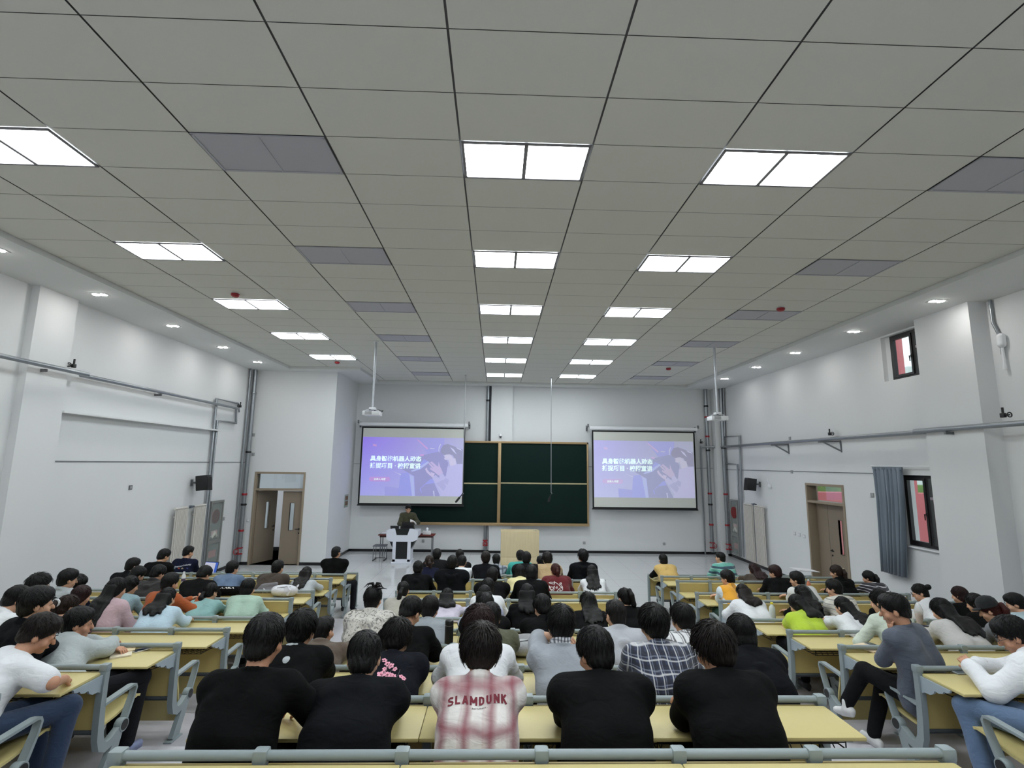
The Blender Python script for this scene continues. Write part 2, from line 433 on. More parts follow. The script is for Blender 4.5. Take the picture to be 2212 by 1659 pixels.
g = MB(); g.box(((DOOR3[0]+DOOR3[1])/2, YD+.1, 2.43), (1.41, .008, .44)); g.build('transom_glass', M_glass, d1)
d2 = door_frame('door_2', 0, XR, DOOR4[0], DOOR4[1], DOOR4[3], 2.19, -1, .30)
leaf(.93, 2.13, (.42, .98, .13, .80), .86, d2, (XR+.23, 12.105, .01), PI/2, 'door_leaf')
m = MB(); m.box((XR+.23, 13.265, 1.08), (.045, .44, 2.13)); m.build('side_leaf', M_door, d2, smooth=0)
g = MB(); g.box((XR+.24, 12.795, 2.41), (.008, 1.39, .38)); g.build('transom_glass', M_glass, d2)
m = MB(); m.box((XR+.24, 12.35, 2.41), (.05, .04, .38)); m.build('transom_bar', M_white, d2)
# the corridor behind the doorway
mc = MB(); mc.quad((-9.5, YD+.2, 0), (XREC-.12, YD+.2, 0), (XREC-.12, 18.6, 0), (-9.5, 18.6, 0)); struct(mc.build('floor_corridor', M_floor, smooth=0))
wall_plane('wall_corridor_end', 1, 18.6, -9.5, -6.62, -.1, 3.2); wall_plane('wall_corridor_side', 0, -9.5, YD+.2, 18.6, -.1, 3.2, sign=-1)
slab('wall_corridor_corner', (-6.62, 17.9, 0), (XREC-.12, 18.7, 3.2))
mc = MB(); mc.quad((-9.5, YD+.2, 3.2), (XREC, YD+.2, 3.2), (XREC, 18.7, 3.2), (-9.5, 18.7, 3.2)); struct(mc.build('ceiling_corridor', M_wall, smooth=0))
skirt('baseboard_corridor', (-6.64, 17.88, 0), (XREC-.12, 17.9, .12)); skirt('baseboard_corridor_end', (-9.5, 18.58, 0), (-6.62, 18.6, .12))
cl = thing('corridor_added_light', 'added glowing panel on the corridor ceiling, unseen behind the doorway', 'ceiling light', (-7.3, 17.2, 3.19))  # unseen panel, added to brighten the corridor
m = MB(); m.box((0, 0, 0), (.5, .5, .02)); m.build('diffuser', mat('corridor_fill_panel', (240, 245, 255), .5, emit=(236, 240, 255), strength=CORR_STRENGTH, var=0), cl)

# ------------------------------------------------------------------ windows of the window-side wall
def window(name, y0, y1, z0, z1, split, rail, x, handle=True):
    f = MB(); t = .055; d = .07
    def B(a, b, c, e, dd=d): f.box((x, (a+b)/2, (c+e)/2), (dd, b-a, e-c))
    B(y0, y0+t, z0, z1); B(y1-t, y1, z0, z1); B(y0+t, y1-t, z0, z0+t); B(y0+t, y1-t, z1-t, z1)
    B(split-.03, split+.03, z0+t, z1-t)
    w = struct(f.build(name, M_dark, smooth=0))
    s = MB(); u = .045
    for a, b, c, e in ((split+.03, split+.03+u, z0+t, z1-t), (y1-t-u, y1-t, z0+t, z1-t), (split+.03+u, y1-t-u, z0+t, z0+t+u), (split+.03+u, y1-t-u, z1-t-u, z1-t)): s.box((x-.02, (a+b)/2, (c+e)/2), (.07, b-a, e-c))
    sh = s.build('sash', M_dark, w, smooth=0)
    h = MB(); zc = (z0+z1)/2-.05; h.box((x-.06, split+.055, zc), (.015, .025, .07), bev=.004); h.tube([(x-.065, split+.055, zc), (x-.095, split+.055, zc), (x-.095, split+.055, zc-.11)], .009); h.build('handle', M_black, sh)
    r = MB(); r.box((x, (y0+split)/2, rail), (.06, split-y0-.06, .05)); r.build('glazing_bar', mat('pale_bar', (150, 140, 150), .5), w, smooth=0)
    g = MB(); g.box((x+.005, (y0+y1)/2, (z0+z1)/2), (.006, y1-y0-.08, z1-z0-.08)); g.build('pane', M_glass, w, smooth=0)
    return w
window('window_1', WLO[0], WLO[1], WLO[2], WLO[3], 9.74, 2.50, XR+.10)
window('window_added_1', 2.2, 5.4, 1.57, 2.93, 3.8, 2.50, XR+.10); window('window_added_2', -1.4, 1.4, 1.57, 2.93, 0., 2.50, XR+.10)  # two unseen windows, added to bring daylight onto this side
window('window_2', WHI[0], WHI[1]-.14, WHI[2], WHI[3], 9.72, 5.45, XR+.12)
m = MB(); m.box((XR+.12, 10.39, 5.33), (.05, .14, .94)); struct(m.build('trim_5', M_wall))
m = MB(); m.box((XR-.02, 9.76, 1.555), (.10, 1.2, .03), bev=.004); struct(m.build('window_sill', M_white))
# the world outside: red wing walls, a pale building and a lattice
M_redw = mat('red_wall_outside', (196, 112, 116), .8, var=.08, scale=3)
def outside(lo, hi, name, label, m): 
    o = slab(name, lo, hi, m); o['label'] = label
outside((8.6, 11.4, -1), (9.42, 11.9, 9), 'outside_wall_wing', 'pinkish red wing of the building outside the windows', M_redw)
outside((8.9, 14.9, -1), (13, 15.4, 2.35), 'outside_wall_low', 'low red wall outside the door on the window side', M_redw)
outside((8.5, -4, -.4), (40, 40, -.05), 'outside_ground', 'pale paved ground outside the windows', mat('outside_paving', (190, 190, 186), .9))
outside((9, 17.5, -1), (16, 18.2, 2.5), 'outside_hedge', 'green hedge outside beyond the low wall', mat('hedge_leaf', (110, 140, 80), .9, var=.4, scale=9, bump=1., bscale=30))
outside((20, 24, -1), (34, 30, 8), 'outside_building', 'pale building standing far outside the windows', mat('pale_cladding', (205, 215, 212), .8))
tr = thing('roof_truss', 'grey steel lattice standing outside the low window', 'truss', (11.5, 12.4, 0))
m = MB()
for k in range(6):
    m.bar((0, .8*k/5-.1*k, .2+.5*k), (1.4, .8+.05*k, .7+.5*k), .03); m.bar((1.4, .8, .2+.5*k), (0, .2, .7+.5*k), .03)
m.bar((0, 0, 0), (0, .4, 3.4), .05); m.bar((1.4, .8, 0), (1.4, 1.1, 3.4), .05); m.build('lattice', M_grey, tr)
# curtain and its rod
def curtain():
    t = thing('curtain', 'grey-blue curtain drawn aside beside the low window', 'curtain', (XR-.13, 10.05, 0))
    m = MB(); n = 84; z1, z0 = 3.075, .955
    rows = [(z1, 0, .78), (2.4, .02, .74), (1.7, .08, .70), (z0, .16, .64)]
    vs = []
    for z, s0, w in rows:
        for i in range(n+1):
            u = i/n; a = u*2*PI*7
            amp = .045*(.8+.3*math.sin(3*u+z))
            vs.append((-.02+amp*math.sin(a)+.012*math.sin(2.3*a+z), s0+u*w+.012*math.cos(a), z))
    k = n+1; fs = [(r*k+i, r*k+i+1, (r+1)*k+i+1, (r+1)*k+i) for r in range(3) for i in range(n)]
    m.add(vs, fs)
    o = m.build('cloth', mat('curtain_cloth', (112, 123, 136), .85, var=.05, scale=40, sheen=.2), t, smooth=80)
    md = o.modifiers.new('thickness', 'SOLIDIFY'); md.thickness = .004
    m = MB(); m.box((-.02, .39, 3.06), (.03, .80, .05)); m.build('heading_tape', mat('curtain_tape', (104, 114, 126), .9), t)
curtain()
t = thing('curtain_rod', 'thin white curtain rod above the low window', 'curtain rod', (XR-.13, 9.1, 3.10))
m = MB(); m.tube([(0, -.02, 0), (0, 1.80, 0)], .012); m.build('rod', M_white, t)
for y in (.0, 1.78):
    m = MB(); m.lathe([(.02, -.02), (.024, 0), (.016, .02)], (0, y, 0), 12, axis=1); m.build('finial', M_white, t)
for y in (.1, 1.6):
    m = MB(); m.box((.065, y, 0), (.13, .02, .02)); m.build('bracket', M_white, t)
# ================================================================== the fixed bench rows
M_desk = mat('desk_laminate', (198, 184, 128), .42, var=.035, scale=26, stretch=(1, 3, 1), bump=.02, bscale=300)
M_edge = mat('desk_edge', (206, 172, 122), .5, var=.06, scale=20)
M_panel = mat('back_panel_laminate', (190, 170, 108), .5, var=.04, scale=20)
M_wire = mat('black_wire', (20, 20, 22), .4, metal=.4)
def ribbon(pts, th):
    pts = [Vector(p) for p in pts]; A, B = [], []
    for i, p in enumerate(pts):
        t = (pts[min(i+1, len(pts)-1)]-pts[max(i-1, 0)]).normalized(); n = Vector((-t.y, t.x))
        w = th[i] if isinstance(th, (list, tuple)) else th
        A.append(p+n*w/2); B.append(p-n*w/2)
    return A, B
def ribbon_prism(mb, pts, th, x0, x1, mat=0):
    A, B = ribbon(pts, th)
    for i in range(len(A)-1): pass
    n = len(A); vs = []
    for x in (x0, x1):
        for P in (A, B): vs += [(x, p.x, p.y) for p in P]
    fs = []
    for i in range(n-1):
        fs += [(i, i+1, n+i+1, n+i), (2*n+i, 3*n+i, 3*n+i+1, 2*n+i+1), (i, 2*n+i, 2*n+i+1, i+1), (n+i, n+i+1, 3*n+i+1, 3*n+i)]
    fs += [(0, n, 3*n, 2*n), (n-1, 3*n-1, 4*n-1, 2*n-1)]
    mb.add(vs, fs, mat)
def frame_mesh():
    m = MB(); w = .024
    up = [(0, .835), (-.008, .72), (-.010, .58), (-.004, .44), (.006, .34), (.03, .275), (.075, .25), (.13, .258), (.19, .29), (.255, .325)]
    ribbon_prism(m, up, [.045, .05, .055, .06, .066, .072, .07, .062, .056, .05], -w, w)
    ribbon_prism(m, [(.235, .315), (.19, .21), (.13, .10), (.085, 0)], [.06, .085, .095, .11], -w*.8, w*.8)
    m.lathe([(.048, -w-.004), (.05, -w), (.05, w), (.048, w+.004)], (0, .255, .325), 22, axis=0)
    m.box((0, .085, .006), (.075, .17, .012), bev=.003)
    return m.mesh('leg_frame', M_grey, 40)
def cap_mesh():
    m = MB(); m.box((0, 0, .842), (.062, .056, .054), bev=.012); return m.mesh('rail_cap', M_grey, 40)
def pivot_mesh():
    m = MB()
    for s in (-1, 1): m.lathe([(.038, s*.024), (.038, s*.031), (.001, s*.031)], (0, .255, .325), 20, axis=0)
    return m.mesh('pivot_cover', M_black, 40)
def arm_mesh():
    m = MB(); ribbon_prism(m, [(.01, .572), (.10, .578), (.32, .590), (.352, .583), (.362, .56), (.345, .50), (.29, .38), (.262, .33)], [.022, .018, .018, .018, .018, .02, .026, .034], -.026, .026)
    return m.mesh('armrest', M_grey, 40)
def bracket_mesh(dz):
    """scalloped plate that carries the desktop; DZ = underside of the desktop"""
    m = MB(); p = [(-.02, dz), (-.30, dz), (-.295, dz-.018), (-.27, dz-.03), (-.245, dz-.03), (-.23, dz-.05), (-.195, dz-.062), (-.16, dz-.058), (-.145, dz-.085), (-.11, dz-.105), (-.06, dz-.108), (-.02, dz-.13)]
    m.prism(p, 0, -.008, .008); return m.mesh('desk_bracket', mat('pale_grey_plate', (158, 170, 178), .5), 40)
def desk_mesh(dz, L):
    m = MB(); m.box((0, -.225, dz-.011), (L-.002, .37, .022), bev=.009); return m.mesh('desktop', M_desk, 40)
def seat_mesh(down):
    m = MB(); n = 8; prof = [(-.02, .008), (.05, 0), (.15, -.008), (.25, -.006), (.34, .006), (.40, .004), (.43, -.012)]
    A, B = ribbon(prof, .018)
    t = math.radians(9 if down else 98)
    o = Vector((.085, .385)) if down else Vector((.185, .14))
    def R(p): return o+Vector((p.x*math.cos(t)-p.y*math.sin(t), p.x*math.sin(t)+p.y*math.cos(t)))
    k = len(A); vs = []
    for x in (-.265, .265):
        for P in (A, B): vs += [(x, R(p).x, R(p).y) for p in P]
    fs = []
    for i in range(k-1): fs += [(i, i+1, k+i+1, k+i), (2*k+i, 3*k+i, 3*k+i+1, 2*k+i+1), (i, 2*k+i, 2*k+i+1, i+1), (k+i, k+i+1, 3*k+i+1, 3*k+i)]
    fs += [(0, k, 3*k, 2*k), (k-1, 3*k-1, 4*k-1, 2*k-1)]
    m.add(vs, fs); return m.mesh('seat', M_desk, 50)
def panel_mesh():
    m = MB(); m.box((0, .004, .605), (.545, .016, .40), Matrix.Rotation(math.radians(-1.5), 3, 'X'), bev=.004); return m.mesh('back_panel', M_panel, 40)
def basket_mesh(dz, L):
    m = MB(); z0, z1, y0, y1 = dz-.105, dz-.024, -.345, -.06
    for s in (-1, 1):
        x = s*(L/2-.08)
        m.tube([(x, y1, z1), (x, y1, z0), (x, y0, z0+.015), (x, y0, z1)], .0032, 6)
    for y, z in ((y0, z0+.015), (y0, z0+.05), (y1, z0), ((y0+y1)/2, z0+.007), (y0+.07, z0+.011), (y1-.07, z0+.003)): m.tube([(-L/2+.08, y, z), (L/2-.08, y, z)], .0032, 6)
    k = int(L/.06)
    for i in range(k-3):
        x = -L/2+.10+i*.06; m.tube([(x+.11, y1, z0), (x, y0, z0+.015), (x-.015, y0, z0+.05)], .0022, 4)
    return m.mesh('wire_basket', M_wire, 60)
ME = dict(frame=frame_mesh(), cap=cap_mesh(), pivot=pivot_mesh(), arm=arm_mesh(), down=seat_mesh(True), up=seat_mesh(False), panel=panel_mesh())
_c = {}
def cached(key, fn):
    if key not in _c: _c[key] = fn()
    return _c[key]
def bench(x0, row, label, group, seats_down=(), n=6, desk=True, front=False, seats=True):
    W = n*SP; x0 = x0
    t = thing('bench_row', label, 'bench', (x0+W/2, ROWY[row], FLOORZ[row]), group)
    dz = RAIL[row-1]-.18-FLOORZ[row] if row > 0 else .82
    if front:
        dz = .66
        for i in (0, n/2, n):
            x = -W/2+i*SP
            f = MB(); f.box((x, .0, .34), (.05, .055, .66), bev=.008); f.box((x, -.02, .006), (.06, .26, .012), bev=.003); f.build('leg_frame', M_grey, t)
        f = MB(); f.tube([(-W/2-.02, 0, .685), (W/2+.02, 0, .685)], .02, 10); f.build('top_rail', M_grey, t)
        for i in range(n//2):
            f = MB(); f.box((-W/2+(i+.5)*2*SP, .0, .46), (2*SP-.05, .016, .40)); f.build('back_panel', M_panel, t, smooth=0)
            link('desktop', cached(('desk', round(dz, 3)), lambda: desk_mesh(dz, 2*SP)), t, (-W/2+(i+.5)*2*SP, 0, 0))
        f = MB(); f.box((0, 0, .25), (W-.05, .03, .02)); f.build('seat_beam', M_grey, t, smooth=0)
        return t
    f = MB(); f.tube([(-W/2, 0, .842), (W/2, 0, .842)], .0205, 14); f.build('top_rail', M_grey, t, smooth=60)
    for i in range(n+1):
        x = -W/2+i*SP
        fr = link('leg_frame', ME['frame'], t, (x, 0, 0))
        link('rail_cap', ME['cap'], fr)
        if i in (0, n):
            link('armrest', ME['arm'], fr, (0, 0, 0)); link('pivot_cover', ME['pivot'], fr)
        if desk: link('desk_bracket', cached(('br', round(dz, 3)), lambda: bracket_mesh(dz-.022)), fr)
    for i in range(n):
        x = -W/2+(i+.5)*SP
        link('back_panel', ME['panel'], t, (x, 0, 0))
        if seats: link('seat', ME['down' if i in seats_down else 'up'], t, (x, 0, 0))
    f = MB(); f.box((0, .0, .395), (W-.04, .03, .022), bev=.004); f.box((0, .05, .36), (W-.04, .03, .02), bev=.004); f.build('seat_beam', mat('dark_grey_beam', (78, 84, 88), .5), t)
    if desk:
        for i in range(n//2):
            x = -W/2+(i+.5)*2*SP
            link('desktop', cached(('desk', round(dz, 3)), lambda: desk_mesh(dz, 2*SP)), t, (x, 0, 0))
            link('wire_basket', cached(('bk', round(dz, 3)), lambda: basket_mesh(dz, 2*SP)), t, (x, 0, 0))
    return t
# ================================================================== people: smooth bodies from blended volumes
def nrm(v): v = np.asarray(v, float); return v/max(1e-9, np.linalg.norm(v))
class Grid:
    def __init__(s, lo, hi, h):
        s.h = h; s.lo = np.array(lo, float)
        s.n = np.maximum(4, np.ceil((np.array(hi)-s.lo)/h).astype(int)+1)
        s.ax = [(s.lo[i]+h*np.arange(s.n[i])).astype(np.float32) for i in range(3)]
        s.F = np.full(s.n, .3, np.float32)
    def blk(s, lo, hi):
        sl = []
        for i in range(3):
            a = int(max(0, math.floor((lo[i]-s.lo[i])/s.h))); b = int(min(s.n[i], math.ceil((hi[i]-s.lo[i])/s.h)+1))
            if b <= a: return None
            sl.append(slice(a, b))
        return tuple(sl)
    def pts(s, sl): return s.ax[0][sl[0]][:, None, None], s.ax[1][sl[1]][None, :, None], s.ax[2][sl[2]][None, None, :]
    def put(s, sl, d, k, cut=False):
        F = s.F[sl]
        if cut:
            d = -d
            if k > 0:
                hh = np.clip(.5-.5*(d-F)/k, 0, 1); s.F[sl] = d*(1-hh)+F*hh+k*hh*(1-hh)
            else: s.F[sl] = np.maximum(F, d)
        elif k > 0:
            hh = np.clip(.5+.5*(F-d)/k, 0, 1); s.F[sl] = F*(1-hh)+d*hh-k*hh*(1-hh)
        else: s.F[sl] = np.minimum(F, d)
    def cap(s, a, b, ra, rb=None, k=.02, cut=False):
        rb = ra if rb is None else rb; a = np.asarray(a, float); b = np.asarray(b, float); m = max(ra, rb)+max(k, 3*s.h)
        sl = s.blk(np.minimum(a, b)-m, np.maximum(a, b)+m)
        if sl is None: return s
        X, Y, Z = s.pts(sl); ab = b-a; L2 = max(1e-9, float(ab @ ab))
        t = np.clip(((X-a[0])*ab[0]+(Y-a[1])*ab[1]+(Z-a[2])*ab[2])/L2, 0, 1)
        d = np.sqrt((X-a[0]-t*ab[0])**2+(Y-a[1]-t*ab[1])**2+(Z-a[2]-t*ab[2])**2)-(ra+(rb-ra)*t)
        s.put(sl, d.astype(np.float32), k, cut); return s
    def ell(s, c, r, R=None, k=.02, cut=False):
        c = np.asarray(c, float); r = np.asarray(r, float); m = r.max()+max(k, 3*s.h)
        sl = s.blk(c-m, c+m)
        if sl is None: return s
        X, Y, Z = s.pts(sl); x, y, z = X-c[0], Y-c[1], Z-c[2]
        if R is not None: x, y, z = (R[0, 0]*x+R[1, 0]*y+R[2, 0]*z, R[0, 1]*x+R[1, 1]*y+R[2, 1]*z, R[0, 2]*x+R[1, 2]*y+R[2, 2]*z)
        k0 = np.sqrt((x/r[0])**2+(y/r[1])**2+(z/r[2])**2); k1 = np.sqrt((x/r[0]**2)**2+(y/r[1]**2)**2+(z/r[2]**2)**2)
        d = k0*(k0-1)/np.maximum(k1, 1e-6)
        s.put(sl, d.astype(np.float32), k, cut); return s
    def chain(s, P, r, k=.02):
        r = r if isinstance(r, (list, tuple)) else [r]*len(P)
        for i in range(len(P)-1): s.cap(P[i], P[i+1], r[i], r[i+1], k)
        return s
    def folds(s, A, seed, f=26.):
        """cloth creases: a warped wave field"""
        if A <= 0: return s
        rs = np.random.RandomState(seed); X, Y, Z = s.pts((slice(None),)*3)
        k = rs.randn(4, 3).astype(np.float32); ph = rs.rand(4)*6.28
        w = np.sin(9*(k[0, 0]*X+k[0, 1]*Y+k[0, 2]*Z)+ph[0])
        v = np.sin(7*(k[1, 0]*X+k[1, 1]*Y+k[1, 2]*Z)+ph[1])
        q = np.sin(f*(X*.5*k[2, 0]+Y*.6+Z*(.9+.2*k[2, 2]))+2.2*w+ph[2])
        q2 = np.sin(f*(X*(.9+.2*k[3, 0])-Y*.5+Z*.6*k[3, 2])+2.0*v+ph[3])
        s.F += (A*(.6*np.maximum(q, -.3)*(.6+.4*v)+.6*np.maximum(q2, -.3)*(.6+.4*w))).astype(np.float32)
        return s
    def mesh(s):
        return nets(s.F, s.lo, s.h)
_CORN = [(0, 0, 0), (1, 0, 0), (0, 1, 0), (1, 1, 0), (0, 0, 1), (1, 0, 1), (0, 1, 1), (1, 1, 1)]
_EDG = [(0, 1), (2, 3), (4, 5), (6, 7), (0, 2), (1, 3), (4, 6), (5, 7), (0, 4), (1, 5), (2, 6), (3, 7)]
def nets(F, lo, h):
    F = F.copy(); F[0] = F[-1] = .3; F[:, 0] = F[:, -1] = .3; F[:, :, 0] = F[:, :, -1] = .3
    nx, ny, nz = F.shape; S = F < 0
    cnt = np.zeros((nx-1, ny-1, nz-1), np.int8)
    for a, b, c in _CORN: cnt += S[a:nx-1+a, b:ny-1+b, c:nz-1+c]
    act = (cnt > 0) & (cnt < 8)
    I = np.argwhere(act)
    if len(I) == 0: return np.zeros((0, 3), np.float32), np.zeros((0, 4), np.int32)
    idx = np.full(act.shape, -1, np.int32); idx[act] = np.arange(len(I), dtype=np.int32)
    fv = [F[I[:, 0]+a, I[:, 1]+b, I[:, 2]+c] for a, b, c in _CORN]
    P = np.zeros((len(I), 3), np.float32); n = np.zeros(len(I), np.float32)
    C = np.array(_CORN, np.float32)
    for a, b in _EDG:
        m = (fv[a] < 0) != (fv[b] < 0)
        t = np.where(m, fv[a]/np.where(np.abs(fv[a]-fv[b]) < 1e-9, 1e-9, fv[a]-fv[b]), 0)[:, None]
        P += m[:, None]*(C[a]+t*(C[b]-C[a])); n += m
    P /= n[:, None]
    V = (I+P)*h+lo
    Q = []
    for ax in range(3):
        sl0 = [slice(None)]*3; sl1 = [slice(None)]*3
        sl0[ax] = slice(0, -1); sl1[ax] = slice(1, None)
        A, B = S[tuple(sl0)], S[tuple(sl1)]
        E = np.argwhere(A != B)
        o1, o2 = (ax+1) % 3, (ax+2) % 3
        e = E[(E[:, o1] > 0) & (E[:, o2] > 0)]
        def at(d1, d2):
            q = e.copy(); q[:, o1] -= d1; q[:, o2] -= d2
            return idx[q[:, 0], q[:, 1], q[:, 2]]
        q = np.stack([at(1, 1), at(0, 1), at(0, 0), at(1, 0)], 1)
        flip = ~A[e[:, 0], e[:, 1], e[:, 2]]
        q[flip] = q[flip][:, ::-1]
        Q.append(q)
    return V.astype(np.float32), np.concatenate(Q).astype(np.int32)
def join(parts):
    V, Q, n = [], [], 0
    for v, q in parts:
        if len(v) == 0: continue
        V.append(v); Q.append(q+n); n += len(v)
    return np.concatenate(V), np.concatenate(Q)
def tufts(P, T, Nn, L, r, rs, lift=.25, seg=3):
    """hair locks: thin tapered three-sided tubes from P along T, lifted along Nn"""
    n = len(P); V = []; base = []
    side = np.cross(T, Nn); side /= np.maximum(1e-6, np.linalg.norm(side, axis=1))[:, None]
    for i in range(seg+1):
        u = i/seg
        c = P+T*(L*u)[:, None]+Nn*((lift*L*np.sin(u*2.2)-(.10*L*u*u)))[:, None]+np.array([0, 0, -1.])*(L*.12*u*u)[:, None]
        rad = (r*(1-.92*u))[:, None]
        for j in range(3):
            a = 2*PI*j/3; V.append(c+side*math.cos(a)*rad*1.7+Nn*math.sin(a)*rad)
    V = np.stack(V, 1).reshape(n, (seg+1)*3, 3)
    q = []
    for i in range(seg):
        for j in range(3): k = (j+1) % 3; q.append((i*3+j, i*3+k, (i+1)*3+k, (i+1)*3+j))
    q = np.array(q, np.int32)
    Q = (q[None]+(np.arange(n)*(seg+1)*3)[:, None, None]).reshape(-1, 4)
    return V.reshape(-1, 3).astype(np.float32), Q
def head_R(yaw, pitch, roll):
    y, p, r = map(math.radians, (yaw, pitch, roll))
    f = np.array([math.sin(y)*math.cos(p), math.cos(y)*math.cos(p), -math.sin(p)])
    x = np.array([math.cos(y), -math.sin(y), 0.]); u = np.cross(x, f)
    x2 = math.cos(r)*x-math.sin(r)*u; u2 = math.sin(r)*x+math.cos(r)*u
    return np.stack([x2, f, u2], 1)
def ik(S, W, l1, l2, pole):
    d = W-S; L = np.linalg.norm(d)
    if L > (l1+l2)*.985: W = S+d/L*(l1+l2)*.985; d = W-S; L = np.linalg.norm(d)
    if L < .12: L = .12
    a = (l1*l1-l2*l2+L*L)/(2*L); hgt = math.sqrt(max(.0001, l1*l1-a*a)); u = nrm(d)
    p = np.asarray(pole, float); p = nrm(p-u*(p @ u))
    return S+u*a+p*hgt, W
def hand_mesh(W, fwd, palm, curl, side, h=.0042, sc=1.):
    """a hand with a palm, four unequal bent fingers and a thumb; FWD = wrist to knuckles, PALM = the way the palm faces, SIDE = +1 for a hand on +x"""
    f = nrm(fwd); p = nrm(np.asarray(palm, float)-f*(f @ np.asarray(palm, float))); s = np.cross(f, p)*side   # s points to the thumb side
    g = Grid(W-.13, W+.13+f*.08, h)
    def at(a, b, c): return W+sc*(f*a+s*b+p*c)
    g.cap(at(-.05, 0, 0), at(.01, 0, 0), .026*sc, .025*sc, .012)
    for b in (-.027, -.009, .009, .027): g.cap(at(.005, b*.6, 0), at(.075, b, 0), .0165*sc, .0125*sc, .012)
    for b, L in ((-.030, .062), (-.010, .076), (.010, .083), (.030, .074)):
        q = at(.075, b, 0); a = 0.; r = .0088*sc
        for i, (fr, tw) in enumerate(((.46, .5), (.30, 1.), (.24, .8))):
            a += curl*tw; d = f*math.cos(a)+p*math.sin(a); q2 = q+d*L*fr*sc; g.cap(q, q2, r, r*.9, .004); q = q2; r *= .92
    q = at(.02, .028, .006); d = nrm(f*.75+s*.6+p*.35); q2 = q+d*.042*sc; g.cap(q, q2, .0125*sc, .010*sc, .01); d2 = nrm(f*.9+s*.1+p*(.2+.5*curl)); g.cap(q2, q2+d2*.032*sc, .0100*sc, .0085*sc, .004)
    return g.mesh()
SKIN = lambda tone=0: mat('skin_%d' % tone, [(206, 160, 132), (190, 140, 112), (172, 120, 95)][tone], .5, var=.07, scale=24, bump=.03, bscale=260)
def hair_mat(c='black'):
    rgb = dict(black=(11, 10, 11), soft=(18, 15, 15), brown=(38, 26, 21), darkbrown=(24, 17, 15), maroon=(38, 17, 17), red=(58, 22, 20), grey=(70, 68, 68))[c]
    return mat('hair_'+c, rgb, .46, var=.4, scale=70, bump=.5, bscale=240, stretch=(1, 1, .25), spec=.28)
def wrinkle(m, s=1.):
    """broad soft creases of worn cloth, added under the fine weave"""
    N = m.node_tree.nodes; L = m.node_tree.links; b = N['Principled BSDF']
    if 'crease' in N: return m
    tc = [n for n in N if n.type == 'TEX_COORD'][0]
    mp = N.new('ShaderNodeMapping'); mp.inputs['Rotation'].default_value = (.5, .4, .3); mp.inputs['Scale'].default_value = (1., 1.2, 1.9); L.new(tc.outputs['Object'], mp.inputs['Vector'])
    nz = N.new('ShaderNodeTexNoise'); nz.name = 'crease'; nz.inputs['Scale'].default_value = 9; nz.inputs['Detail'].default_value = 2.5; nz.inputs['Distortion'].default_value = 1.1
    L.new(mp.outputs['Vector'], nz.inputs['Vector'])
    bp = N.new('ShaderNodeBump'); bp.inputs['Strength'].default_value = .4*s; bp.inputs['Distance'].default_value = .022
    L.new(nz.outputs['Fac'], bp.inputs['Height'])
    old = [n for n in N if n.type == 'BUMP' and n != bp]
    if old: L.new(bp.outputs['Normal'], old[0].inputs['Normal'])
    else: L.new(bp.outputs['Normal'], b.inputs['Normal'])
    return m
def cloth(name, rgb, rough=.88, bump=.2): return wrinkle(mat('cloth_'+name, rgb, rough, var=.05, scale=30, sheen=.0 if sum(rgb) < 120 else .12, bump=bump, bscale=420, spec=.12 if sum(rgb) < 160 else .2))

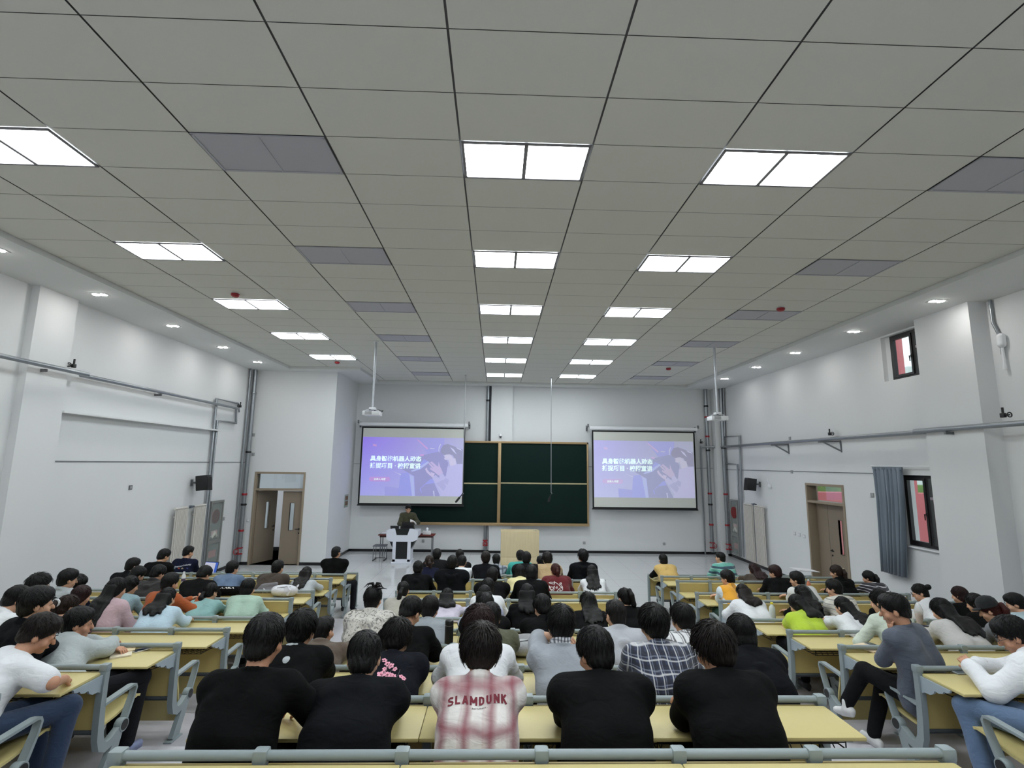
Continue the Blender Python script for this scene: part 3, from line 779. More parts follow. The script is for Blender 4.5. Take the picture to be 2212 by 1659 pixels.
def make_person(key, C, row, seatX, label, hair='short', hc='black', top='tee', tm=None, yaw=0, pitch=12, roll=0, tw=0, arms='desk', fem=False, pants=(24, 24, 28), shoes=None, h=.01, glasses=False, tone=0,
                hs=1., vol=.016, tuft=140, fold=.004, sleeve=None, hipdx=0., hipy=.2, side=0., long=.34, standing=False, hands=True, group=None, bulk=0., collar=None, fringe=.0, hoodm=None, legs='sit', lips=False, face=False, base=None, sw_=None, ponydir=0., nape=0., under=None):
    """one seated figure: a continuous skin body, with hair and clothes as its parts. C = head centre in the world"""
    seed = sum(ord(ch)*(i+3) for i, ch in enumerate(key)) % 9973; rs = np.random.RandomState(seed)
    fz = FLOORZ[row] if not standing else 0.
    oy = ROWY[row]+hipy if not standing else C[1]
    ox = seatX
    O = np.array([ox, oy, fz]); C = np.asarray(C, float)-O
    t_ = math.radians(tw); tx = np.array([math.cos(t_), -math.sin(t_), 0]); ty = np.array([math.sin(t_), math.cos(t_), 0]); up = np.array([0, 0, 1.])
    R = head_R(yaw, pitch, roll); hx, hf, hu = R[:, 0], R[:, 1], R[:, 2]
    hs = hs*(.96 if fem else 1.)
    H = np.array([hipdx, 0, .565]) if not standing else np.array([0, -.02, .93])
    tor = nrm(C-H)
    NB = C-hs*(.150*nrm(.5*hu+.6*tor+.05*up)+.022*ty)
    M = (H+NB)/2-ty*(.035+.10*max(0, .60-(NB-H)[2]))-np.array([0, 0, .0])
    sw = sw_ or (.152 if fem else .172)
    dn = -nrm(NB-M)
    S = {s: NB+tx*s*sw+dn*.058+ty*.012 for s in (-1, 1)}
    k = 1.
    dsk = .66 if standing is False else 1.05
    if standing: dsk = 1.0
    if base is not None: dsk = base
    else: dsk = RAIL[row]-.18-FLOORZ[row]
    Wd, pole = {}, {}
    for s in (-1, 1):
        pole[s] = tx*s*.75-up*.65-ty*.15
        if arms == 'desk': w = np.array([s*.13+C[0]*.35, max(.36, NB[1]+.22), dsk+.06])
        elif arms == 'fold': w = np.array([-s*.04+C[0]*.35, max(.40, NB[1]+.22)+s*.045, dsk+.062+.012*s]); pole[s] = tx*s*.75-up*.6-ty*.3
        elif arms == 'lap': w = np.array([s*.08, .24, .64])
        elif arms == 'chin': w = C+R @ np.array([s*.03, .07, -.19]) if s == side_of(side) else np.array([s*.10, max(.36, NB[1]+.2), dsk+.045])
        elif arms == 'phone': w = np.array([s*.06+C[0]*.5, max(.34, NB[1]+.24), dsk+.12])
        else:
            w = np.array(arms[0 if s < 0 else 1][:3], float)
            if len(arms[0 if s < 0 else 1]) > 3: pole[s] = np.array(arms[0 if s < 0 else 1][3:], float)
        Wd[s] = w
    E = {}
    for s in (-1, 1): E[s], Wd[s] = ik(S[s], Wd[s], .285*k, .245*k, pole[s])
    for s in (-1, 1):
        if not standing and E[s][2] < dsk+.078 and E[s][1] > .28: E[s][2] = dsk+.078
        lat = float((E[s]-NB) @ tx)
        if abs(lat) > .262 and not isinstance(arms, tuple): E[s] = E[s]-tx*(lat-math.copysign(.262, lat))
    b = bulk
    root_lo = np.minimum.reduce([H, M, NB, C, S[-1], S[1], E[-1], E[1], Wd[-1], Wd[1]])-.24
    root_hi = np.maximum.reduce([H, M, NB, C, S[-1], S[1], E[-1], E[1], Wd[-1], Wd[1]])+.24
    def torso(g, e, kk=.05):
        q = .93 if fem else 1.
        for s in (-1, 1):
            g.cap(H+tx*s*.078-up*.02, M+tx*s*.076, .112*q+e, .098*q+e, kk)
            g.cap(M+tx*s*.076, NB+dn*.13+tx*s*.088, .098*q+e, .100*q+e, kk)
            g.cap(NB+dn*.05+tx*s*.03, S[s], .055+e, .058*q+e, kk)
        g.cap(H-tx*.07, H+tx*.07, .118+e, None, kk)
        return g
    def arm(g, e, s, frac=1., kk=.03, e2=None):
        q = .88 if fem else 1.; e2 = e if e2 is None else e2
        g.cap(S[s], E[s], .054*q+e, .043*q+e2, kk)
        if frac > 0: g.cap(E[s], E[s]+(Wd[s]-E[s])*frac, .042*q+e2, (.042+(.029-.042)*frac)*q+e2, kk)
        return g
    # ---- skin body
    g = Grid(root_lo, root_hi+np.array([0, 0, .02]), h)
    torso(g, -.012)
    for s in (-1, 1): arm(g, -.003, s, 1., .02)
    def hp(x, y, z): return C+R @ (np.array([x, y, z])*hs)
    g.cap(NB+dn*.02, C+R @ np.array([0, -.028, -.07])*hs, .056*(.9 if fem else 1.), .052*(.88 if fem else 1.)*hs, .025)
    hh = min(h, .012)
    g.ell(hp(0, -.012, .03), np.array([.074, .094, .088])*hs, R, .01)
    g.ell(hp(0, .028, -.042), np.array([.058, .062, .074])*hs, R, .03)
    g.ell(hp(0, .062, -.098), np.array([.026, .024, .02])*hs, R, .02)
    g.cap(hp(0, .088, .0), hp(0, .108, -.036), .009*hs, .013*hs, .012)
    for s in (-1, 1):
        g.ell(hp(s*.033, .102, .004), np.array([.017, .016, .012])*hs, R, .012, cut=True)
        g.ell(hp(s*.033, .080, .002), np.array([.013, .013, .013])*hs, R, .003)
        g.ell(hp(s*.078, -.004, -.016), np.array([.010, .022, .032])*hs, R, .008)
        g.ell(hp(s*.045, .062, -.04), np.array([.022, .02, .022])*hs, R, .02)
    g.cap(hp(-.018, .088, -.068), hp(.018, .088, -.068), .0075*hs, None, .006)
    if hands:
        for s in (-1, 1): g.cap(Wd[s], Wd[s]+nrm(Wd[s]-E[s])*.05, .026, .022, .015)
    parts = [g.mesh()]
    if hands:
        for s in (-1, 1):
            f = nrm(Wd[s]-E[s]); pal = -up
            cu = .55
            if arms in ('desk', 'fold'): f = nrm(f*np.array([1, 1, .25]))
            if arms == 'chin' and s == side_of(side): pal = nrm(C-Wd[s]); f = nrm(up*.9+hf*.2); cu = .7
            if arms == 'phone': pal = -tx*s; cu = .8
            if isinstance(arms, tuple): pal = nrm(np.array([-s*.6, -.2, -.8])); cu = .75
            parts.append(hand_mesh(Wd[s], f, pal, cu, -s, .0042 if h < .0105 else .0062, .95 if not fem else .86))
    V, Q = join(parts)
    body = link('person', fast_mesh('body', V, Q), None, O); body.data.materials.append(SKIN(tone))
    tag(body, label, 'person', group)
    # ---- top garment
    spec = dict(tee=(.014, 0., .012, .018), shirt=(.016, .93, .010, .010), sweater=(.018, .95, .012, .012), hoodie=(.022, .95, .016, .016), jacket=(.026, .96, .020, .020), coat=(.030, .96, .022, .022), vest=(.022, -1, 0, 0))[top]
    e, fr, e1, e2 = spec; e += b
    g = Grid(root_lo-.02, root_hi+.02, h)
    torso(g, e)
    if top == 'vest': pass
    elif fr == 0.:
        for s in (-1, 1):
            tip = S[s]+(E[s]-S[s])*.80; g.cap(S[s], tip, .060+e1+b, .056+e2+b*.5, .03)
    else:
        for s in (-1, 1): arm(g, e1+b, s, fr, .03, e2+b*.6)
    for s in (-1, 1): g.cap(NB+dn*.02+tx*s*.02, S[s], .045+e, .05+e, .03)
    if fold: g.folds(fold, seed)
    nk = nrm(C-NB)
    if top in ('hoodie', 'jacket', 'coat', 'shirt') or collar:
        kind = collar or dict(hoodie='hood', jacket='stand', coat='lapel', shirt='fold')[top]
        r0 = .066 if not fem else .060; cc = NB+nk*(.022 if kind != 'stand' else .035); n1 = nrm(np.cross(tx, nk))
        ring = [cc+(tx*math.cos(a)+(-n1 if n1 @ ty > 0 else n1)*math.sin(a))*r0-nk*.0+nk*(.012*math.sin(a)) for a in np.linspace(-.9, PI+.9, 13)]
        if kind == 'hood':
            g.chain(ring, [.012]+[.026]*11+[.012], .02)
            bk = e-.022
            g.chain([NB-ty*(.02+bk)+tx*.115+dn*.0, NB-ty*(.085+bk)+tx*.085+dn*.02, NB-ty*(.125+bk)+tx*.03+dn*.035, NB-ty*(.125+bk)-tx*.03+dn*.035, NB-ty*(.085+bk)-tx*.085+dn*.02, NB-ty*(.02+bk)-tx*.115+dn*.0], [.020, .034, .040, .040, .034, .020], .012)
            g.ell(NB-ty*(.115+bk)+dn*.095, (.085, .040, .085), None, .018)
        elif kind == 'stand': g.chain(ring, .015, .010); g.chain([p-nk*.02 for p in ring], .018, .012)
        else:
            g.chain([p+nk*.012 for p in ring], .011, .008); g.chain([p*1.0-nk*.012+(p-cc)*.16 for p in ring], .013, .010)
        g.cap(NB, NB+nk*.2, .050, .054, .008, cut=True)
    else:
        g.cap(NB+nk*.045, NB+nk*.2, .064, .075, .010, cut=True)
        r0 = .068; cc = NB+nk*.028; n1 = nrm(np.cross(tx, nk))
        ring = [cc+(tx*math.cos(a)+n1*math.sin(a))*r0 for a in np.linspace(0, 2*PI, 17)]
        g.chain(ring, .009, .008)
    # clean hem
    sl = (slice(None),)*3
    GF = g
    V, Q = g.mesh()
    nm = dict(tee='t_shirt', shirt='shirt', sweater='sweater', hoodie='hoodie', jacket='jacket', coat='coat', vest='vest')[top]
    gar = link(nm, fast_mesh(nm, V, Q), body); gar.data.materials.append(tm)
    if top == 'vest':                                                # dark sleeves under the vest
        g = Grid(root_lo, root_hi, h)
        for s in (-1, 1): arm(g, .012, s, .95, .02)
        V, Q = g.mesh(); o = link('sleeves', fast_mesh('sleeves', V, Q), body); o.data.materials.append(under or cloth('black', (20, 20, 22)))
    if hoodm is not None:                                            # a pale hood or collar folded over the back
        g = Grid(NB-.34, NB+.28, h); bk = e-.022
        P_ = [NB+tx*.150+ty*.03+dn*.01, NB-ty*(.045+bk)+tx*.130+dn*.0, NB-ty*(.105+bk)+tx*.065+dn*.012, NB-ty*(.125+bk)+dn*.018, NB-ty*(.105+bk)-tx*.065+dn*.012, NB-ty*(.045+bk)-tx*.130+dn*.0, NB-tx*.150+ty*.03+dn*.01]
        g.chain(P_, [.022, .036, .042, .044, .042, .036, .022], .02)
        g.chain([NB+nk*.03+(tx*math.cos(a)+n1*math.sin(a))*.070 for a in np.linspace(0, 2*PI, 15)], .018, .02)
        g.cap(NB, NB+nk*.2, .052, .058, .01, cut=True); g.folds(.004, seed+5)
        V, Q = g.mesh(); o = link('hood', fast_mesh('hood', V, Q), body); o.data.materials.append(hoodm)
    # ---- trousers and shoes
    hl = max(.011, h*1.35)
    g = Grid((-.42, -.22, 0), (.42, .78, .78), hl) if not standing else Grid((-.3, -.25, 0), (.3, .3, 1.12), hl)
    feet = []
    q = .92 if fem else 1.
    for s in (-1, 1):
        if standing: kn = np.array([s*.10, .01, .50]); an = np.array([s*.11, -.02, .09]); hj = H+tx*s*.085-up*.02
        else:
            hj = H+tx*s*.085-up*.015
            kn = np.array([s*.13+hipdx, .43, .54]); an = np.array([s*.12+hipdx, .40, .10])
            if legs == 'left': kn = np.array([-.22+s*.10+hipdx, .40, .545]); an = np.array([-.24+s*.12+hipdx, .34+.1*s, .10])
            if legs == 'right': kn = np.array([.22+s*.10+hipdx, .40, .545]); an = np.array([.24+s*.12+hipdx, .34-.1*s, .10])
            if legs == 'cross':
                if s < 0: kn = np.array([-.24+hipdx, .36, .62]); an = np.array([-.36+hipdx, .46, .30])
                else: kn = np.array([-.02+hipdx, .42, .53]); an = np.array([-.20+hipdx, .36, .10])
        g.cap(hj, kn, .098*q, .070*q, .04); g.cap(kn, an+up*.01, .068*q, .056*q, .03)
        fd = nrm(np.array([an[0]-kn[0]*.4, .5, -.02])); fd = nrm(np.array([(kn[0]-hipdx)*.4, 1, -.05 if an[2] < .2 else -.35]))
        if standing: fd = ty
        g2 = Grid(an-np.array([.2, .22, .13]), an+np.array([.2, .26, .10]), min(hl, .010)); feet.append(g2)
        g2.cap(an+up*.02, an-up*.035, .036, .04, .02); g2.cap(an-up*.055-fd*.05, an-up*.058+fd*.14, .036, .030, .02); g2.cap(an-up*.085-fd*.06, an-up*.085+fd*.15, .022, .022, .01)
    g.cap(H-tx*.06-up*.01, H+tx*.06-up*.01, .128*q, None, .04); g.folds(.004, seed+9, 22)
    V, Q = g.mesh(); tr = link('trousers', fast_mesh('trousers', V, Q), body); tr.data.materials.append(cloth('trousers_%d_%d_%d' % tuple(pants), pants))
    for g2 in feet:
        V, Q = g2.mesh(); sh = link('shoe', fast_mesh('shoe', V, Q), body); sh.data.materials.append(mat('shoe_%s' % (shoes or 'dark'), dict(white=(214, 214, 214), blue=(120, 128, 160), dark=(40, 40, 44))[shoes or 'dark'], .6, var=.1, scale=30))
    # ---- hair
    hm = hair_mat(hc)
    hb = Grid(C-.21*hs, C+.21*hs, min(h, .011))
    v = vol
    sl = (slice(None),)*3
    def cutplane(n, c, kk=.008):
        X, Y, Z = hb.pts(sl); n = nrm(n); w = R @ n; o = C
        d = (X-o[0])*w[0]+(Y-o[1])*w[1]+(Z-o[2])*w[2]-c*hs
        hb.put(sl, (-d).astype(np.float32), kk, cut=True)
    hb.ell(hp(0, -.014, .034), np.array([.074+v, .093+v*.9, .087+v*1.0])*hs, R, .0)
    hb.ell(hp(0, -.045, -.028), np.array([.062+v*.7, .058+v*.75, .075])*hs, R, .02)
    if hair in ('bob', 'long', 'half') : hb.ell(hp(0, -.02, -.05), np.array([.078+v*.7, .075+v*.6, .085])*hs, R, .03)
    if hair == 'short': hb.ell(hp(0, .035, .085), np.array([.058, .052, .026+v*.6])*hs, R, .03)
    # locks of a surface wave
    X, Y, Z = hb.pts(sl); dx, dy, dz = X-C[0], Y-C[1], Z-C[2]
    lx = R[0, 0]*dx+R[1, 0]*dy+R[2, 0]*dz; ly = R[0, 1]*dx+R[1, 1]*dy+R[2, 1]*dz; lz = R[0, 2]*dx+R[1, 2]*dy+R[2, 2]*dz
    ang = np.arctan2(lx, -(ly+.03))
    A = (.0030 if hair == 'short' else .0022)
    hb.F += (A*(np.sin(ang*17+3*np.sin(lz*30+seed))+.7*np.sin(ang*31+lz*60+seed*2.1))).astype(np.float32)
    fr_ = .045+(.03 if fringe else 0)
    cutplane((0, 1, -1), fr_/math.sqrt(2)+(.01 if fem else 0))
    if hair in ('short', 'buzz'):
        cutplane((0, .56, -1), (.034+.024+nape)/1.146)
        for s in (-1, 1): hb.ell(hp(s*.088, .012, -.028), np.array([.026, .026, .034])*hs, R, .008, cut=True)
    elif hair in ('pony', 'bun', 'half2'): cutplane((0, .45, -1), .055/1.1)
    else: cutplane((0, .3, -1), .13)
    hparts = [hb.mesh()]
    if hair in ('long', 'half'):
        g = Grid(np.minimum(root_lo, C-.3)-np.array([.05, .1, 0]), np.maximum(root_hi, C+.2), min(h*1.0, .011))
        back = -ty; ebk = .118*(.93 if fem else 1)+e
        spn = nrm(NB-M)
        bdir = nrm(back-spn*float(back @ spn))
        def outward(p):
            for _ in range(60):
                ix = ((p-GF.lo)/GF.h).astype(int)
                if (ix < 0).any() or (ix >= GF.n).any() or GF.F[tuple(ix)] > .006: break
                p = p+bdir*.005
            return p
        n = 7
        for i in range(n):
            u = -1+2*i/(n-1)
            a0 = hp(u*.075, -.070-.030*(1-u*u), .03); a1 = hp(u*.080, -.075-.022*(1-u*u), -.10)
            xo = u*.085+side
            L1 = long*(1-.18*abs(u)+.10*rs.rand())
            def onback(q, wob=0.):
                base_ = NB+(M-NB)*(q/max(.05, np.linalg.norm(M-NB))) if q < np.linalg.norm(M-NB) else M+(H-M)*((q-np.linalg.norm(M-NB))/max(.05, np.linalg.norm(H-M)))
                dep = ebk*(.62+.38*min(1, q/.12))
                return outward(base_+tx*(xo*(1+.25*q/.3)+wob)+bdir*.05)
            pts_ = [a0, outward(a1), onback(.035), onback(.09), onback(L1*.55, rs.randn()*.008), onback(L1*.8, rs.randn()*.010), onback(L1, rs.randn()*.014)]
            g.chain(pts_, [.028, .027, .027, .025, .021, .016, .004], .022)
        if h < .0125: g.folds(.0035, seed+3, 60)
        hparts.append(g.mesh())
    if hair in ('pony', 'half2'):
        g = Grid(C-.42, C+.22, min(h, .011))
        p0 = hp(0, -.10, .03+.05*ponydir); p1 = hp(0, -.135, .03+.06*ponydir); q = p1-ty*.035-up*.05
        g.chain([p0, p1, q+tx*side*.3, q-up*.11+tx*side*.8, q-up*(long)+ty*.02+tx*side], [.022, .024, .033, .032, .008], .012)
        hparts.append(g.mesh())
    if hair == 'bun':
        g = Grid(C-.26, C+.26, min(h, .011)); g.ell(hp(0, -.135, .055), np.array([.042, .038, .040])*hs, R, .02); g.cap(hp(0, -.09, .04), hp(0, -.12, .05), .03, .03, .02); hparts.append(g.mesh())
    if tuft:
        n = tuft; dvec = rs.randn(n*3, 3); dvec /= np.linalg.norm(dvec, axis=1)[:, None]
        ok = (dvec[:, 1]-dvec[:, 2]*.9 < .38) & (dvec[:, 2] > (-.42 if hair == 'short' else -.1)); dvec = dvec[ok][:n]
        r3 = np.array([.074+v, .093+v*.9, .087+v])*.96
        loc = dvec*r3*hs+np.array([0, -.014, .034])*hs; nn = dvec/r3; nn /= np.linalg.norm(nn, axis=1)[:, None]
        crown = np.array([.012, -.055, .115])*hs
        tg = (loc-crown); tg[:, 2] -= .04; tg[:, 1] += .035*(loc[:, 2] > .05); tg += rs.randn(*tg.shape)*.016
        tg -= nn*(tg*nn).sum(1)[:, None]; tg /= np.maximum(1e-5, np.linalg.norm(tg, axis=1))[:, None]
        Lh = (.034+.03*rs.rand(len(loc)))*(1.25 if vol > .02 else .9)
        hparts.append(tufts(loc @ R.T+C, tg @ R.T, nn @ R.T, Lh, .0024+.0022*rs.rand(len(loc)), rs, .10 if vol < .024 else .20))
    if hair in ('long', 'half') and tuft:
        pass
    V, Q = join(hparts); ho = link('hair', fast_mesh('hair', V, Q), body); ho.data.materials.append(hm)
    if glasses:
        m = MB()
        for s in (-1, 1):
            ringp = [hp(s*.034+.024*math.cos(a), .105, .0+.019*math.sin(a)) for a in np.linspace(0, 2*PI, 15)]
            m.tube(ringp, .0018, 5, cap=False); m.tube([hp(s*.058, .104, .004), hp(s*.083, .03, .006), hp(s*.084, -.005, .0)], .0018, 5)
        m.tube([hp(-.01, .107, .004), hp(.01, .107, .004)], .0018, 5); m.build('glasses', mat('spectacle_wire', (70, 66, 64), .3, metal=.6), body, smooth=60)
    if face:
        for s in (-1, 1):
            m = MB(); m.lathe([(.001, .004), (.006, .003), (.0105, 0), (.001, -.001)], (0, 0, 0), 12, axis=1)
            eo = m.build('eye', mat('eye_dark', (30, 24, 22), .15), body, hp(s*.033, .093*1.0, .002), (0, 0, -math.radians(yaw)))
            m = MB(); m.tube([hp(s*.017, .100, .022), hp(s*.034, .100, .026), hp(s*.052, .088, .021)], [.003, .0036, .002], 6); m.build('eyebrow', hm, body)
        m = MB(); m.tube([hp(-.021, .086, -.068), hp(0, .096, -.068), hp(.021, .086, -.068)], [.0025, .0042, .0025], 6); m.build('lips', mat('lip_skin', (160, 92, 84), .5), body)
    info = dict(body=body, garment=gar, hair=ho, NB=NB, M=M, H=H, S=S, E=E, W=Wd, R=R, C=C, hp=hp, tx=tx, ty=ty, dn=dn, O=O, hs=hs)
    return info
def side_of(s): return -1 if s < 0 else 1
# ================================================================== who sits where
from mathutils.bvhtree import BVHTree
LOD = {1: .0085, 2: .009, 3: .0098, 4: .0112, 5: .012, 6: .0135, 7: .0145, 8: .0155, 9: .0165, 10: .0175}
BX = {'p': XLB, 'c': XC, 'q': XRB}
def head_at(u, v, row, hipy=.2, L=.68):
    ly = .15; hip = FLOORZ[row]+.53
    for i in range(40):
        P = atY(u, v, ROWY[row]+hipy+ly); h = P[2]-hip
        ly = .7*ly+.3*min(.52, math.sqrt(max(.0036, L*L-h*h)))
    return P
PEOPLE = {}
OCC = {}
def sit(key, u, v, row, label, **kw):
    C = head_at(u, v, row, kw.get('hipy', .2))
    x0 = BX[key[0]]; f = (C[0]-x0)/SP
    i = int(min(5, max(0, math.floor(kw.pop('seat', f)))))
    OCC.setdefault((key[0], row), set()).add(i)
    sx = x0+(i+.5)*SP; sx = sx+(max(-.18, min(.18, .65*(C[0]-sx))) if key[0] == 'c' else max(-.12, min(.12, .35*(C[0]-sx))))
    kw.setdefault('h', LOD[row]); kw.setdefault('tuft', 900 if row <= 2 else 520 if row <= 4 else 200 if row <= 6 else 80)
    kw.setdefault('fold', .009 if row <= 3 else .007)
    PEOPLE[key] = make_person(key, C, row, sx, label, **kw)
    return PEOPLE[key]
def bvh_of(o):
    me = o.data; M = o.matrix_world
    vs = [Vector(v.co)+Vector(o.parent.location) for v in me.vertices]
    return BVHTree.FromPolygons(vs, [tuple(p.vertices) for p in me.polygons])
def on_cloth(info, u, v, tree=None):
    """where the line of sight through a photo point meets the garment: used to print a mark on the cloth itself"""
    tree = tree or bvh_of(info['garment']); d = Vector(ray(u, v)).normalized()
    loc, n, i, dist = tree.ray_cast(Vector(CAMP), d)
    return loc, n
def print_text(info, body, u, v, width, m, name, bold=.0, lift=.0025, sp=1., block=False):
    """lettering laid on the back of a garment: set out in the cloth's own plane about the photo point (U, V), then pressed on to it"""
    tree = bvh_of(info['garment']); p, n = on_cloth(info, u, v, tree)
    if p is None: return
    N0 = Vector((0, 0, 0))
    for du in (-30, 0, 30):
        for dv in (-8, 0, 8):
            q, nn = on_cloth(info, u+du, v+dv, tree)
            if q is not None: N0 += nn
    n = N0.normalized() if N0.length > .1 else n
    if n.y > 0: n = -n
    a = Vector((0, 0, 1)).cross(n).normalized(); b = n.cross(a)
    me = block_word(body) if block else text_mesh(body, 1., bold, spacing=sp)
    bm = bmesh.new(); bm.from_mesh(me); bmesh.ops.triangulate(bm, faces=bm.faces[:])
    for _ in range(2): bmesh.ops.subdivide_edges(bm, edges=[e for e in bm.edges if e.calc_length() > .12], cuts=1)
    w = max(v_.co.x for v_ in bm.verts)-min(v_.co.x for v_ in bm.verts); s = width/w; O = Vector(info['O'])
    for v_ in bm.verts:
        q = p+a*(v_.co.x*s)+b*(v_.co.y*s); h = tree.ray_cast(q+n*.25, -n)
        v_.co = (h[0]+n*lift if h[0] else q)-O
    bm.to_mesh(me); bm.free(); me.materials.append(m)
    return link(name, me, info['garment'])
BLOCK = dict(S=[((.62, .80), (.50, .92), (.30, .92), (.14, .80), (.16, .64), (.34, .54), (.52, .46), (.62, .32), (.56, .14), (.36, .08), (.18, .10), (.06, .22))], L=[((.14, 1.), (.14, 0)), ((.05, .10), (.62, .10))], A=[((.06, 0), (.33, .97)), ((.62, 0), (.35, .97)), ((.18, .30), (.52, .30))], M=[((.12, 0), (.12, 1.)), ((.78, 0), (.78, 1.)), ((.13, .95), (.45, .30)), ((.77, .95), (.45, .30))],
    D=[((.14, 0), (.14, 1.)), ((.10, .90), (.34, .90), (.52, .76), (.56, .5), (.52, .24), (.34, .10), (.10, .10))], U=[((.13, 1.), (.13, .30), (.24, .11), (.40, .11), (.53, .30), (.53, 1.))], N=[((.13, 0), (.13, 1.)), ((.60, 0), (.60, 1.)), ((.15, .95), (.58, .05))], K=[((.13, 0), (.13, 1.)), ((.60, 1.), (.20, .48)), ((.26, .56), (.64, 0))])
def block_word(word, t=.235, gap=.15):
    """heavy slab capitals built from thick strokes; letters are one unit tall"""
    V, F, x = [], [], 0.
    for ch in word:
        wid = .9 if ch == 'M' else .72
        for st in BLOCK[ch]:
            A, B = ribbon([Vector(p) for p in st], t*(1.0 if len(st) < 4 else .95)); k = len(V); n = len(A)
            V += [(x+p.x, p.y-.5, 0) for p in A]+[(x+p.x, p.y-.5, 0) for p in B]; F += [(k+i, k+i+1, k+n+i+1, k+n+i) for i in range(n-1)]
        x += wid+gap
    me = bpy.data.meshes.new('lettering'); me.from_pydata([(a-(x-gap)/2, b, c) for a, b, c in V], [], F); me.update(); return me
K = lambda: cloth('black', (10, 10, 11)); KN = lambda: cloth('blue_black', (12, 14, 18)); NV = lambda: cloth('navy', (20, 24, 44))
W = lambda: cloth('white', (220, 222, 226)); LG = lambda: cloth('light_grey', (176, 182, 186)); HG = lambda: cloth('heather_grey', (150, 155, 162))
def camo():
    if 'camo' in MATS: return MATS['camo']
    m = mat('camo', (205, 202, 195), .9, bump=.2, bscale=300); N = m.node_tree.nodes; L = m.node_tree.links; b = N['Principled BSDF']
    tc = [n for n in N if n.type == 'TEX_COORD'][0]
    nz = N.new('ShaderNodeTexNoise'); nz.inputs['Scale'].default_value = 16; nz.inputs['Detail'].default_value = 3; nz.inputs['Distortion'].default_value = 1.6; L.new(tc.outputs['Object'], nz.inputs['Vector'])
    cr = N.new('ShaderNodeValToRGB'); cr.color_ramp.interpolation = 'LINEAR'; e = cr.color_ramp.elements
    e[0].position = .38; e[0].color = lin((118, 114, 110))+(1,); e[1].position = .46; e[1].color = lin((206, 203, 196))+(1,)
    x = e.new(.58); x.color = lin((196, 192, 184))+(1,); x = e.new(.62); x.color = lin((146, 144, 142))+(1,)
    L.new(nz.outputs['Fac'], cr.inputs[0]); L.new(cr.outputs[0], b.inputs['Base Color']); return m
m_red_plaid = check_mat('red_white_plaid', (216, 212, 208), [(0, .118, .050, .052, (150, 110, 116), .55), (2, .122, .052, .03, (150, 112, 118), .50), (0, .118, .020, .052, (126, 40, 58), .55), (2, .122, .022, .03, (126, 40, 58), .55), (0, .118, .006, .085, (150, 70, 84), .35)], soft=.010)
m_flannel = check_mat('blue_flannel', (42, 50, 76), [(0, .062, .020, 0, (26, 30, 46), .8), (2, .062, .020, 0, (26, 30, 46), .8), (0, .062, .007, .031, (206, 206, 208), .75), (2, .062, .007, .031, (206, 206, 208), .75), (0, .062, .004, .015, (150, 156, 172), .5), (2, .062, .004, .015, (150, 156, 172), .5)], soft=.0025)
m_white_check = check_mat('white_black_check', (212, 212, 214), [(0, .075, .013, 0, (24, 24, 32), .85), (2, .075, .013, 0, (24, 24, 32), .85), (0, .075, .006, .020, (30, 30, 40), .8), (2, .075, .006, .020, (30, 30, 40), .8)], soft=.0025)
m_collar_check = check_mat('small_check', (205, 208, 214), [(0, .022, .010, 0, (30, 34, 52), .8), (2, .022, .008, 0, (30, 34, 52), .6)], soft=.002)
m_far_plaid = check_mat('grey_blue_plaid', (150, 158, 170), [(0, .09, .03, 0, (48, 56, 70), .8), (2, .09, .03, 0, (48, 56, 70), .8)])
m_stripe_bw = check_mat('black_white_stripes', (24, 22, 34), [(2, .046, .009, 0, (214, 212, 218), .95)], soft=.002)
m_polo = check_mat('teal_stripes', (104, 178, 164), [(2, .11, .042, .02, (54, 68, 92), .95), (2, .11, .010, .056, (196, 214, 214), .8)], soft=.003)
m_cardi = check_mat('cream_stripes', (206, 202, 192), [(2, .06, .012, 0, (120, 118, 116), .8), (2, .06, .005, .022, (150, 146, 140), .6)], soft=.004)
m_yellow_back = check_mat('white_yellow_jacket', (206, 216, 222), [(0, 9., .27, 0, (226, 160, 38), 1.), (0, 9., .009, -.07, (24, 22, 22), 1.), (0, 9., .009, -.09, (24, 22, 22), 1.), (0, 9., .009, -.11, (24, 22, 22), 1.)], soft=.003)
m_bomber = check_mat('white_green_bomber', (214, 214, 212), [(0, 9., .25, 0, (58, 66, 64), 1.)], soft=.01)
m_camel = check_mat('tan_two_tone', (178, 152, 112), [(2, 9., .30, -.62, (196, 182, 156), 1.)], soft=.02)

for m_ in (m_red_plaid, m_flannel, m_white_check, m_far_plaid, m_stripe_bw, m_polo, m_cardi, m_yellow_back, m_bomber, m_camel, camo()): wrinkle(m_)
# ---- central block, back row first
sit('c1', 572, 1384, 1, 'person in plain black T-shirt with bare forearm on the desk, back centre row', top='tee', tm=K(), yaw=4, nape=-.022, arms=((-.10, .46, .73, -.25, -.2, -1), (.15, .46, .73, .9, -.2, -.4)), vol=.016, hs=1.03, bulk=.004, tone=1, sw_=.178)
sit('c2', 787, 1420, 1, 'person in black collared jacket with cropped hair beside the plaid shirt', top='jacket', tm=KN(), yaw=-3, pitch=26, arms='fold', collar='fold', vol=.013, hs=1.05, bulk=.012, sw_=.185)
i_slam = sit('c3', 1038, 1408, 1, 'person in white and red plaid shirt with red lettering across the back', top='shirt', tm=m_red_plaid, yaw=0, pitch=24, arms='fold', hc='darkbrown', vol=.030, hs=1.04, nape=.035, fold=.007, tuft=1200, bulk=.006)
sit('c4', 1285, 1410, 1, 'person in black stand-collar jacket with spiky hair, seated beside the plaid shirt', top='jacket', tm=K(), yaw=-26, pitch=20, arms='fold', vol=.020, hs=1.03, bulk=.018, sw_=.19, tuft=1200, tone=1)
